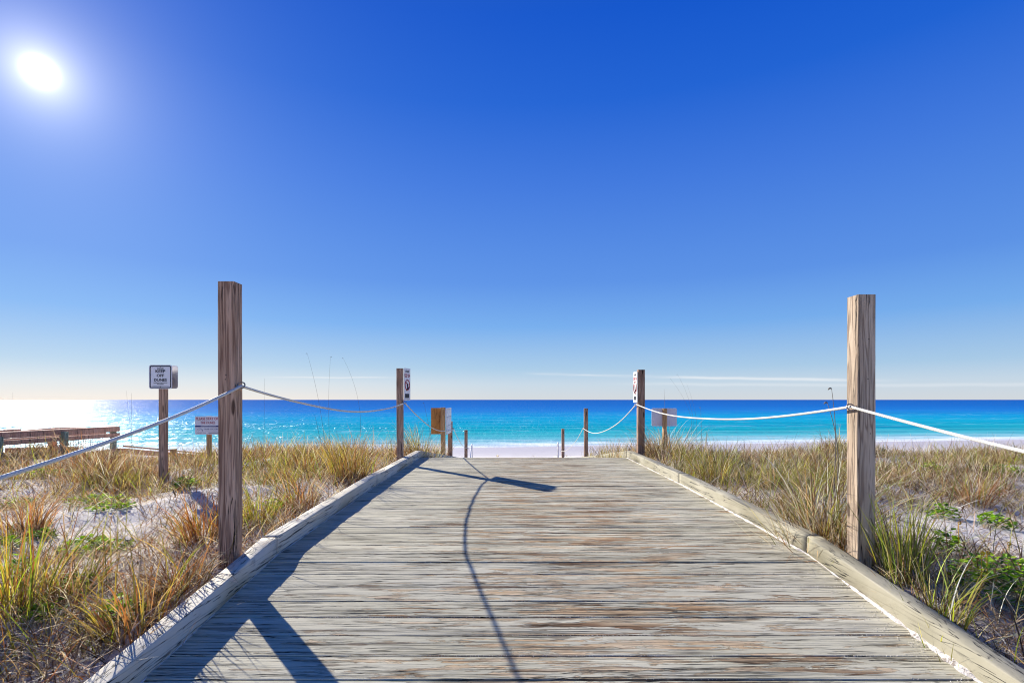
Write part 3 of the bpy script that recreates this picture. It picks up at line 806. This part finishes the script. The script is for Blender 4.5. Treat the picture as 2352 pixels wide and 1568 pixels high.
rail('stringer', (-8.1, 10.62, -.12), (-8.1, 15.4, -.88), .05, .11)
rail('handrail', (-8.05, 10.62, -.02), (-8.05, 14.2, -.60), .05, .03)
rail('stub_post', (-8.3, 9.42, -.5), (-8.3, 9.423, .20), .10, .10) if False else None
pm = link('stub_post', post_mesh(.10, .75, 77.0, .2), M['rail_brown'], o); pm.location = rl((-8.35, 9.3, -.5))
mb = MB()
for i in range(9): mb.tube([rl((-8.03, 9.32+i*.075*.72, -.04)), rl((-8.03+.004*(i % 2), 9.32+i*.075*.72, .20))], .0035, 5)
for i in range(7): mb.tube([rl((-8.03, 9.30, -.03+i*.038)), rl((-8.03, 9.78, -.03+i*.038+.004*(i % 3)))], .003, 5)
mb.build('safety_netting', M['net'], o)
mb = MB()
for i in range(9): mb.tube([rl((-8.03, 9.80+i*.08, -.05)), rl((-8.03, 9.80+i*.08, .21))], .002, 5)
for i in range(5): mb.tube([rl((-8.03, 9.80, -.03+i*.055)), rl((-8.03, 10.43, -.03+i*.055))], .002, 5)
mb.build('wire_mesh', M['wire'], o)

# ------------------------------------------------------------------ remains of a sand fence behind the grass
def fence_bit(x, y, zt, n, label, dirx=-1):
    o = empty('sand_fence', (x, y, zt-.5)); tag(o, label, 'fence', 'remnants of slatted sand fence')
    link('fence_post', post_mesh(.075, .5, x*7, .4), M['post_new'], o)
    for i in range(n):
        MB().box((-.10-i*.055-.012, -.004, -.3), (-.10-i*.055+.012, .004, .46-.05*i-.02*(i % 2)), .002, Matrix.Rotation(.03*(i-1), 3, 'Y')).build('slat', M['post_new'], o)
    return o
fence_bit(-5.95, 9.0, .075, 3, 'fence post with three slats in front of the surf near the white sign')
fence_bit(-4.40, 9.0, .10, 4, 'short fence post and four slats just behind the tall reddish post')

# ------------------------------------------------------------------ dune grass
PAL = dict(
    straw=[(.38, .26, .13), (.62, .50, .33), (.18, .10, .045), (.80, .70, .54), (.26, .15, .06)],
    rust=[(.38, .16, .05), (.42, .20, .07), (.20, .08, .03), (.50, .31, .15)],
    olive=[(.24, .24, .05), (.30, .29, .06), (.17, .19, .04), (.38, .33, .09)],
    lime=[(.36, .46, .03), (.50, .56, .05), (.22, .32, .03)],
    gold=[(.54, .41, .06), (.42, .33, .05), (.32, .26, .05), (.62, .50, .16)],
    dead=[(.36, .26, .18), (.60, .49, .37), (.14, .085, .05), (.80, .70, .58), (.07, .04, .025)],
)
def blades(bx, by, bz, h, az, lean, curl, wd, col, segs=5, twist=None):
    """curved ribbons; every argument an array of n"""
    n = len(bx); bx, by, bz, h, az, lean, curl, wd = [np.asarray(a, float) for a in (bx, by, bz, h, az, lean, curl, wd)]
    s_ = np.linspace(0, 1, segs+1)
    th = lean[:, None]+curl[:, None]*(s_[None, :]**1.5)
    ds = h[:, None]/segs
    r = np.concatenate([np.zeros((n, 1)), np.cumsum(np.sin(th[:, :-1])*ds, 1)], 1)
    zz = np.concatenate([np.zeros((n, 1)), np.cumsum(np.cos(th[:, :-1])*ds, 1)], 1)
    side = rng.normal(0, .12, n)[:, None]*(s_**2)[None, :]*h[:, None]
    ca, sa = np.cos(az)[:, None], np.sin(az)[:, None]
    X = bx[:, None]+r*ca-side*sa; Y = by[:, None]+r*sa+side*ca; Z = bz[:, None]+zz
    tw = az+rng.normal(0, .9, n)
    wprof = np.array([.75]+[1.0]*(segs-1)+[.06]); wprof = np.interp(s_, [0, .35, .8, 1], [.7, 1, .55, .06])
    ww = wd[:, None]*wprof[None, :]/2
    ox = -np.sin(tw)[:, None]*ww; oy = np.cos(tw)[:, None]*ww
    A = np.stack([X-ox, Y-oy, Z], -1); B = np.stack([X+ox, Y+oy, Z], -1)
    V = np.stack([A, B], 2).reshape(n, -1, 3)     # n, (segs+1)*2, 3
    m_ = (segs+1)*2
    f = np.array([(2*i, 2*i+1, 2*i+3, 2*i+2) for i in range(segs)])
    Fc = (np.arange(n)[:, None, None]*m_+f[None]).reshape(-1, 4)
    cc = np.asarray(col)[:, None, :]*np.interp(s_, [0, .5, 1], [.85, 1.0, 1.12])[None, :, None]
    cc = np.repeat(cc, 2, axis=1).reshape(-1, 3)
    return V.reshape(-1, 3), Fc, cc
class Heap:
    def __init__(s): s.V, s.F, s.C, s.n = [], [], [], 0
    def add(s, V, Fc, c):
        s.V.append(V); s.F.append(Fc+s.n); s.C.append(c); s.n += len(V)
    def build(s, name, mat, parent=None):
        V = np.concatenate(s.V)
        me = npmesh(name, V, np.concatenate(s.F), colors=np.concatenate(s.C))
        return link(name, me, mat, parent)
def pick(names, n, weights=None, jit=.34):
    allc = []; pw_ = []
    for nm, wt_ in names:
        for c in PAL[nm]: allc.append(c); pw_.append(wt_/len(PAL[nm]))
    pw_ = np.array(pw_)/sum(pw_)
    c = np.array(allc)[rng.choice(len(allc), n, p=pw_)]
    return np.clip(c*(1+rng.normal(0, jit, (n, 1)))*(1+rng.normal(0, .05, (n, 3))), .01, .9)
WIND = .25        # the tips drift a little to the right and to the viewer
def tuft(hp, x, y, r, n, h, kind, spread=.45, curl=1.1, wd=.0045, segs=5, zoff=0.0):
    h = h*(1+.12*min(curl, 2.2))
    a = rng.uniform(0, 2*math.pi, n); rr = r*np.sqrt(rng.uniform(0, 1, n))
    bx = x+rr*np.cos(a); by = y+rr*np.sin(a); bz = ground(bx, by)-.01+zoff
    hh = h*rng.uniform(.45, 1.1, n)
    az = a+rng.normal(0, .6, n)
    lean = np.abs(rng.normal(.05, spread*.55, n))+.25*rr/max(r, .01)*spread
    cu = np.abs(rng.normal(curl, curl*.5, n))
    hp.add(*blades(bx, by, bz, hh, az, lean, cu, wd*rng.uniform(.6, 1.3, n), pick(kind, n), segs))
def in_deck(x, y, m_=.0): return (x > XL-.10-m_) & (x < XR+.10+m_) & (y < 22.5)
BARE = [(-3.4, 4.1, 1.25, .85), (-4.8, 4.9, .8, .7), (-3.6, 3.2, .75, .75), (5.6, 5.4, .5, .5), (-2.75, 3.15, .5, .5), (-5.2, 4.6, .8, .7), (3.45, 3.55, .75, .7), (3.2, 2.35, .55, .8), (4.9, 4.0, .6, .5), (-4.8, 7.4, .5, .5)]
def bare(x, y):
    k_ = np.zeros_like(x)
    for bx, by, r, s_ in BARE: k_ = np.maximum(k_, s_*np.clip(1.5-np.hypot((x-bx), (y-by))/r, 0, 1))
    return np.clip(k_, 0, .93)
def fnoise(x, y, f, s_=0.0):
    return .5+.25*np.sin(f*x+1.7*np.sin(f*.7*y+s_)+s_)+.25*np.sin(f*1.1*y+1.3*np.sin(f*.9*x-s_)+2*s_)
def field(hp_grass, hp_mat):
    # tufts: sample positions in the view wedge with density falling with distance
    def sample(n, ymin, ymax, p=1.0):
        y = ymin+(ymax-ymin)*rng.uniform(0, 1, n)**p
        x = rng.uniform(-1, 1, n)*(y*1.06+.9)
        ok = ~in_deck(x, y, .03) & ((x < 0) | (x > 0))
        return x[ok], y[ok]
    # short and tall tufts
    for (n, y0, y1, p, hmul, nb, segs, wd) in ((2700, 1.25, 5.2, 1.0, .9, 17, 6, .0036), (7600, 5.0, 10.0, 1.0, 1.0, 13, 4, .0062), (2300, 10.0, 17.0, 1.0, .85, 10, 3, .007), (1200, 17, 30, 1, .6, 8, 3, .010)):
        x, y = sample(n, y0, y1, p)
        keep = rng.uniform(0, 1, len(x)) > bare(x, y)
        x, y = x[keep], y[keep]
        den = fnoise(x, y, 1.9, 4.1)*.6+fnoise(x, y, 4.3, 2.2)*.4
        k3 = rng.uniform(0, 1, len(x)) < np.clip((den-.22)*2.4, np.where(y < 5, .2, .62), 1); x, y = x[k3], y[k3]
        if y0 >= 10:   # thinning out down the slope to the beach
            k2 = rng.uniform(0, 1, len(x)) < np.clip(1.1-(y-9)/ (9 if y0 < 17 else 14), .04, 1); x, y = x[k2], y[k2]
        f1 = fnoise(x, y, 1.1, .3); f2 = fnoise(x, y, 2.3, 1.9); f4 = fnoise(x, y, 3.7, 5.0)
        for i in range(len(x)):
            left = x[i] < 0
            u = rng.uniform(); near_edge = min(abs(x[i]-XL), abs(x[i]-XR)) < 1.1
            t_ = f1[i]+rng.normal(0, .18)
            if left:
                kind = [('straw', 3), ('rust', 2.2), ('dead', 3)] if t_ < .50 else ([('gold', 1.6), ('rust', 2), ('straw', 3), ('dead', 1.5)] if t_ < .72 else [('olive', 3.4), ('gold', 1.4), ('lime', .8), ('straw', 1.6)])
            else:
                kind = [('straw', 4), ('dead', 2.5), ('rust', 1)] if t_ < .5 else ([('straw', 2.5), ('olive', 2.5), ('dead', 1)] if t_ < .72 else [('olive', 4), ('lime', .8), ('straw', 1.2)])
            hb = (.09+.24*f2[i]*f4[i]*1.3)*hmul
            if y0 < 5: hb *= .95
            nbl = int(nb*rng.uniform(.5, 1.4))
            edge = 6.4 < y[i] < 10.5
            if edge: hb *= 1.3
            zz = -.0
            tuft(hp_grass, x[i], y[i], rng.uniform(.02, .07), nbl, hb*rng.uniform(.75, 1.3), kind, rng.uniform(.35, .9), rng.uniform(.5, 1.3) if kind[0][0] == 'olive' else rng.uniform(1.1, 2.5), wd*rng.uniform(.8, 1.2), segs)
    # long leaning leaf blades rising out of the mass
    for (n, y0, y1, wd, segs) in ((1300, 1.3, 4.5, .0050, 6), (3600, 4.5, 10.5, .0050, 4)):
        x, y = sample(n, y0, y1); keep = rng.uniform(0, 1, len(x)) > bare(x, y)*.9; x, y = x[keep], y[keep]; m_ = len(x)
        kl = np.where((x < 0)[:, None], pick([('gold', 1.2), ('olive', 3.4), ('rust', 1), ('lime', 1.5)], m_), pick([('olive', 3), ('straw', 2), ('lime', .6)], m_))
        hp_grass.add(*blades(x, y, ground(x, y)-.01, rng.uniform(.20, .46, m_), rng.uniform(0, 6.28, m_), rng.uniform(.05, .6, m_), rng.uniform(.1, .9, m_), wd*rng.uniform(.7, 1.4, m_), kl, segs))
    # thin pale wisps with hooked tips, standing above the crest
    m_ = 1500; y = rng.uniform(5.5, 9.6, m_); x = rng.uniform(-1, 1, m_)*(y*1.06); ok = ~in_deck(x, y, .05); x, y = x[ok], y[ok]
    cl_ = rng.uniform(0, 1, len(x)) < np.clip((fnoise(x, y, 2.9, .4)-.25)*2, .05, 1); x, y = x[cl_], y[cl_]; m_ = len(x)
    hp_grass.add(*blades(x, y, ground(x, y), rng.uniform(.28, .56, m_), rng.uniform(-1.2, 1.2, m_)+np.where(rng.uniform(0, 1, m_) < .6, 0, math.pi), rng.uniform(.0, .3, m_), rng.uniform(.3, 1.9, m_), rng.uniform(.0028, .0048, m_),
                   pick([('straw', 3), ('dead', 1.5), ('olive', 1)], m_), 6))
    # dry litter: curled dead blades lying in a tangle
    for (n, y0, y1, wd, segs, L) in ((40000, 1.25, 4.6, .0054, 6, .17), (42000, 4.4, 8.8, .0062, 4, .19), (7000, 8.0, 11.0, .007, 3, .22)):
        x, y = sample(n, y0, y1); b_ = bare(x, y); fl = fnoise(x, y, 3.1, .7)
        keep = rng.uniform(0, 1, len(x)) > np.clip(b_*.66*(.45+.7*fl)+np.clip((.34-fnoise(x, y, 1.9, 4.1))*1.0, 0, .4), 0, .95); x, y = x[keep], y[keep]; m_ = len(x)
        hp_mat.add(*blades(x, y, ground(x, y)+rng.uniform(-.006, .03, m_), L*rng.uniform(.5, 1.6, m_), rng.uniform(0, 6.28, m_), rng.uniform(.55, 1.55, m_), rng.uniform(.2, 1.8, m_)*np.where(rng.uniform(0, 1, m_) < .5, 1, .6), wd*rng.uniform(.5, 1.3, m_),
                       np.where((x < 0)[:, None], pick([('dead', 2.6), ('straw', 2.5), ('rust', 1.5)], m_), pick([('dead', 3), ('straw', 3), ('olive', .4)], m_)), segs))
hg, hm = Heap(), Heap()
field(hg, hm)
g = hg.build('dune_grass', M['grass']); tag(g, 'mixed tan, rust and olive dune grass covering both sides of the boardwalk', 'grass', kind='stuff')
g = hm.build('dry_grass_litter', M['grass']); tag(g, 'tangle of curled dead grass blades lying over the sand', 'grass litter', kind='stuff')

def clump(x, y, r, n, h, kind, label, spread=.5, curl=1.2, wd=.0055, base_dark=True):
    hp = Heap(); zb = float(ground(x, y))
    tuft(hp, x, y, r, n, h, kind, spread, curl, wd, 7)
    tuft(hp, x, y, r*1.1, int(n*.5), h*.5, [('dead', 2), ('rust', 1)], spread*1.6, curl*1.3, wd*.8, 6)
    hp.V = [v-np.array([x, y, zb]) for v in hp.V]
    o = hp.build('grass_clump', M['grass']); o.location = (x, y, zb)
    tag(o, label, 'grass', 'distinct clumps of tall dune grass')
def at(px, py, Z): return ((px-1176)*Z/F, Z)
for (px, Z, r, n, h, kind, label, spread, curl) in [
    (800, 5.6, .18, 260, .54, [('gold', 4), ('rust', 2), ('straw', 1)], 'golden orange clump standing against the left kerb before the second post', .35, .6),
    (968, 8.6, .30, 330, .62, [('olive', 3), ('straw', 3), ('dead', 1)], 'big olive clump on the crest between sign post and boarded post', .5, .9),
    (590, 3.7, .12, 120, .36, [('gold', 3), ('olive', 2), ('lime', 1)], 'yellow green clump right behind the tall reddish post', .4, .5),
    (470, 3.3, .15, 170, .34, [('rust', 4), ('gold', 1)], 'rust red clump just left of the tall reddish post', .5, 1.0),
    (60, 3.7, .12, 170, .30, [('rust', 4), ('straw', 1)], 'rusty brown tussock on the open sand at the far left', .4, .6),
    (30, 2.35, .12, 110, .52, [('gold', 3), ('lime', 2), ('rust', 2)], 'tall yellow green clump at the lower left corner', .35, .45),
    (330, 2.25, .16, 150, .34, [('rust', 3), ('gold', 2), ('straw', 1)], 'rust and gold clump leaning beside the near left kerb', .5, .8),
    (1890, 3.35, .22, 420, .60, [('straw', 4), ('olive', 2), ('dead', 2)], 'large shaggy straw clump before the golden post', .65, 1.3),
    (2075, 2.75, .10, 130, .52, [('lime', 2), ('olive', 3)], 'upright green clump at the foot of the golden post', .28, .4),
    (2150, 2.35, .10, 90, .34, [('olive', 4), ('lime', 1), ('straw', 1)], 'olive clump next to the right kerb below the golden post', .4, .6),
    (1530, 7.9, .32, 340, .60, [('straw', 4), ('dead', 2), ('olive', 1)], 'shaggy straw clump hiding the foot of the blank-backed sign', .6, 1.2),
    (1405, 8.3, .2, 190, .56, [('straw', 3), ('olive', 2)], 'straw clump on the crest left of the second right post', .4, .8),
    (1640, 5.6, .18, 200, .46, [('olive', 3), ('straw', 2), ('gold', 1)], 'olive gold clump beside the right kerb past the second post', .5, 1.0),
    (1775, 5.0, .12, 120, .34, [('olive', 3), ('straw', 2)], 'greenish clump beside the middle of the right kerb', .5, .9),
    (2235, 4.4, .13, 120, .34, [('rust', 2), ('olive', 2), ('straw', 2)], 'brown green clump behind the bare sand on the right', .45, .8),
    (2190, 2.15, .08, 70, .32, [('olive', 3), ('lime', 2)], 'short green clump at the edge of the shaded hollow, lower right', .3, .5),
    (700, 6.2, .15, 140, .36, [('rust', 3), ('gold', 2), ('straw', 2)], 'brown clump halfway between the two tall left posts', .45, .7),
    (690, 4.3, .13, 150, .40, [('rust', 2), ('straw', 3), ('gold', 1)], 'straw clump at the left kerb, nearest beyond the tall reddish post', .5, 1.2),
    (250, 6.3, .16, 150, .34, [('rust', 3), ('dead', 2), ('straw', 1)], 'dark brown clump between railing end and dune warning sign', .5, 1.2),
    (160, 2.55, .12, 150, .25, [('olive', 3), ('rust', 2), ('straw', 1)], 'mixed olive and brown clump on the near left sand', .5, .9),
    (420, 2.6, .12, 150, .24, [('straw', 2), ('rust', 2), ('dead', 2)], 'tangled brown clump between near left kerb and tall reddish post', .7, 1.6),
    (380, 5.7, .12, 110, .26, [('straw', 3), ('dead', 2)], 'pale dry clump around the foot of the dune warning sign', .5, .9),
]:
    x, y = at(px, 0, Z)
    clump(x, y, r, n, h, kind, label, spread, curl)

# clumps standing on the slope past the crest, silhouetted against the beach
hz = Heap()
for _ in range(30):
    x = rng.uniform(-2.2, -1.65) if rng.uniform() < .5 else rng.uniform(2.1, 2.9); y = rng.uniform(10.5, 16)
    tuft(hz, x, y, .08, 22, .42, [('straw', 2), ('olive', 2), ('dead', 1)], .35, .6, .006, 4)
g = hz.build('slope_grass', M['grass']); tag(g, 'sparse grass along the ramp down to the beach', 'grass', kind='stuff')

# ------------------------------------------------------------------ tall bare grass stalks
def stalk(px0, py0, px1, py1, Z, bend, r, label, head=None, c=(.16, .14, .12)):
    """from base (px0,py0) to tip (px1,py1) at depth Z"""
    a = Vector(((px0-1176)*Z/F, Z, HC-(py0-917)*Z/F)); b = Vector(((px1-1176)*Z/F, Z+random.uniform(-.1, .1), HC-(py1-917)*Z/F))
    zb = float(ground(a.x, a.y)); base_ = Vector((a.x, a.y, min(zb, a.z)-.02))
    o = empty('tall_stalk', base_); tag(o, label, 'grass stalk', 'tall bare stalks rising out of the grass')
    pts = []
    n = 12
    for i in range(n+1):
        t = i/n; p = a.lerp(b, t); p.x += bend*4*t*(1-t); pts.append(p-base_)
    pts = [Vector((0, 0, 0))]+pts
    MB().tube(pts, [r*(1-.65*i/len(pts)) for i in range(len(pts))], 6).build('stem', M['stalk'], o)
    tip = pts[-1]
    if head:
        mb = MB(); k_ = .55 if head == 'big' else .4; d_ = -1 if px1 < px0 else 1
        hp_ = [tip+Vector((d_*.007*k_*i, 0, (.009*i-.0016*i*i)*k_)) for i in range(8)]
        mb.tube(hp_, [r*.6, r*1.3, r*1.0, r*1.6, r*1.1, r*1.5, r*.9, r*.3], 6); mb.build('seed_head', M['stalk'], o)
    return o
M['stalk'] = simple('dry grass stem', (.20, .17, .13), .7, .2)
stalk(745, 1010, 708, 812, 7.6, .03, .0022, 'leftmost of three tall stalks over the rope, leaning left', 'small')
stalk(757, 1010, 763, 820, 7.6, -.02, .0020, 'middle stalk of three above the left rope, upright', 'small')
stalk(826, 1015, 787, 822, 7.6, .10, .0020, 'stalk with a bowed tip, nearest the second left post', 'small')
stalk(738, 1020, 728, 950, 7.3, .0, .0028, 'short thick dark stalk below the three tall ones')
stalk(606, 1040, 607, 868, 6.0, 0, .0014, 'hair-thin upright stalk just past the tall reddish post')
stalk(303, 1050, 305, 902, 7.0, 0, .0020, 'thin stalk beside the railing end, upright against the glitter')
stalk(307, 1050, 301, 896, 7.0, 0, .0014, 'fainter twin stalk crossing the one by the railing end')
stalk(30, 1060, 29, 900, 6.5, 0, .0014, 'lone hair-thin stalk at the far left over the white glitter')
stalk(1916, 1090, 1893, 893, 4.0, .02, .0042, 'dark thick stalk with drooping seed head left of the golden post', 'big')
stalk(1924, 1090, 1898, 925, 4.05, .03, .0045, 'second dark stalk, its broken head touching the rope', 'big')
stalk(1527, 940, 1522, 893, 8.8, 0, .0022, 'short thin rod standing above the blank-backed sign')
stalk(1588, 962, 1535, 868, 8.4, .05, .0014, 'long arched stalk over the blank-backed sign')
stalk(1592, 962, 1556, 860, 8.4, .04, .0014, 'arched stalk reaching highest right of the blank-backed sign', 'small')
stalk(1600, 965, 1580, 880, 8.4, .02, .0012, 'faint short arched stalk farther right of the blank-backed sign')
stalk(1612, 1030, 1605, 935, 7.4, 0, .0026, 'knotty dark stalk between blank-backed sign and golden post', 'small')
stalk(990, 1000, 975, 925, 8.8, 0, .0030, 'dark straight stalk in the crest clump beside the boarded post', 'small')

# ------------------------------------------------------------------ leafy plants with yellow flowers
def leafy(px, Z, r, n, label, flowers=0, h=.10):
    x, y = at(px, 0, Z); zb = float(ground(x, y))
    o = empty('leafy_plant', (x, y, zb)); tag(o, label, 'plant', 'leafy green dune plants')
    # leaves: folded pointed diamonds on short stems through a low mound
    Vs, Fs, Cs = [], [], []
    rnd = random.Random(int(px*7+Z*100))
    for i in range(n):
        a = rnd.uniform(0, 6.28); rr = r*math.sqrt(rnd.random()); hh = h*(1-.6*(rr/r)**2)*rnd.uniform(.25, 1.1)
        c = Vector((rr*math.cos(a), rr*math.sin(a)*.8, hh+float(ground(x+rr*math.cos(a), y+rr*math.sin(a)*.8))-zb))
        L = rnd.uniform(.022, .045); Wd = L*rnd.uniform(.35, .55); az = rnd.uniform(0, 6.28); tl = rnd.uniform(-.5, .7)
        ax = Vector((math.cos(az)*math.cos(tl), math.sin(az)*math.cos(tl), math.sin(tl))); sd = Vector((-math.sin(az), math.cos(az), rnd.uniform(-.5, .5))).normalized()
        up = ax.cross(sd)
        b_ = len(Vs)
        Vs += [c, c+ax*L*.35+sd*Wd+up*.004, c+ax*L*.7+sd*Wd*.7, c+ax*L, c+ax*L*.7-sd*Wd*.7, c+ax*L*.35-sd*Wd+up*.004, c+ax*L*.5-up*.003]
        for (p, q_) in ((0, 1), (1, 2), (2, 3), (3, 4), (4, 5), (5, 0)): Fs.append((b_+p, b_+q_, b_+6))
        base_c = rnd.choice([(.26, .50, .02), (.38, .62, .03), (.12, .30, .02), (.46, .68, .05), (.05, .14, .015)])
        f_ = rnd.uniform(.8, 1.2); Cs += [tuple(v*f_ for v in base_c)]*7
    me = npmesh('leaves', np.array([tuple(v) for v in Vs]), None, np.array(Fs), colors=np.array(Cs))
    link('leaves', me, M['leaf'], o)
    mb = MB()
    for i in range(max(5, n//14)):
        a = rnd.uniform(0, 6.28); rr = r*rnd.uniform(.2, .85); e = Vector((rr*math.cos(a), rr*math.sin(a)*.8, h*.5))
        mb.tube([(0, 0, -.01), e*.5+Vector((0, 0, .015)), e], .0022, 5)
    mb.build('stems', M['stem_green'], o)
    for i in range(flowers):
        a = rnd.uniform(0, 6.28); rr = r*rnd.uniform(.1, .8); c = Vector((rr*math.cos(a), rr*math.sin(a)*.8, h*rnd.uniform(1.0, 1.5)))
        mb = MB(); mb.tube([c-Vector((0, 0, h)), c], .0016, 5)
        vs = []
        for j in range(9):
            t = 2*math.pi*j/9; e = Vector((math.cos(t), -.55+.3*math.sin(t), math.sin(t)*.85)).normalized()
            s2 = Vector((-math.sin(t), 0, math.cos(t)))*.004
            v = [mb.bm.verts.new(c+e*.004), mb.bm.verts.new(c+e*.009+s2), mb.bm.verts.new(c+e*.015), mb.bm.verts.new(c+e*.009-s2)]
            mb.bm.faces.new(v)
        mb.build('flower', M['petal'], o)
M['stem_green'] = simple('green stem', (.12, .17, .05), .6, .3)
M['petal'] = simple('yellow petal', (.80, .42, .01), .6, .3)
for a in [
    (105, 6.6, .32, 260, 'dark green plant patch among grass near the railing', 2, .14),
    (22, 4.9, .22, 170, 'green plant at the far left edge beyond the rusty tussock', 0, .10),
    (222, 4.75, .27, 210, 'wide bright green plant on the bare sand, middle left', 1, .06),
    (255, 4.35, .18, 110, 'small flat green plant just in front of the wide one on bare sand', 0, .05),
    (88, 3.55, .10, 90, 'compact green rosette beside the rusty tussock', 0, .07),
    (18, 3.35, .10, 80, 'green rosette at the left edge of the open sand', 1, .08),
    (215, 3.35, .22, 230, 'long bright green plant in the middle of the left sand', 0, .09),
    (45, 2.75, .10, 80, 'green plant tangled in the grass, lower left', 0, .12),
    (172, 2.65, .10, 90, 'lime plant under arching blades, lower left centre', 0, .08),
    (95, 2.32, .09, 80, 'bright plant close to the lower left corner clump', 0, .08),
    (275, 2.33, .11, 110, 'shaded green plant near the left kerb, lowest of its kind', 0, .09),
    (628, 4.2, .10, 90, 'little green plant between left kerb and yellow clump', 0, .10),
    (425, 5.2, .12, 100, 'green plant with a yellow flower near the dune warning sign', 2, .12),
    (2165, 3.85, .10, 100, 'light green plant on the sand right of the golden post', 0, .10),
    (2288, 3.65, .12, 110, 'green plant with flower on the right-hand bare sand', 1, .10),
    (2182, 3.1, .09, 90, 'green sprig under the flowering stem, right of the golden post', 1, .14),
    (2330, 2.62, .30, 420, 'largest dense green bush at the lower right edge', 3, .17),
    (1845, 4.1, .10, 70, 'plant with small yellow flower before the shaggy straw clump', 3, .10),
    (2300, 6.3, .25, 180, 'green patch in the far right grass', 1, .14),
    (2140, 6.5, .2, 120, 'green patch behind the golden post in distant grass', 0, .14),
]: leafy(*a)

# ------------------------------------------------------------------ render settings
S.cycles.max_bounces = 6; S.cycles.transparent_max_bounces = 4; S.cycles.use_denoising = True; S.cycles.denoising_prefilter = 'ACCURATE'; S.cycles.filter_width = 1.1
S.cycles.sample_clamp_indirect = 6.0
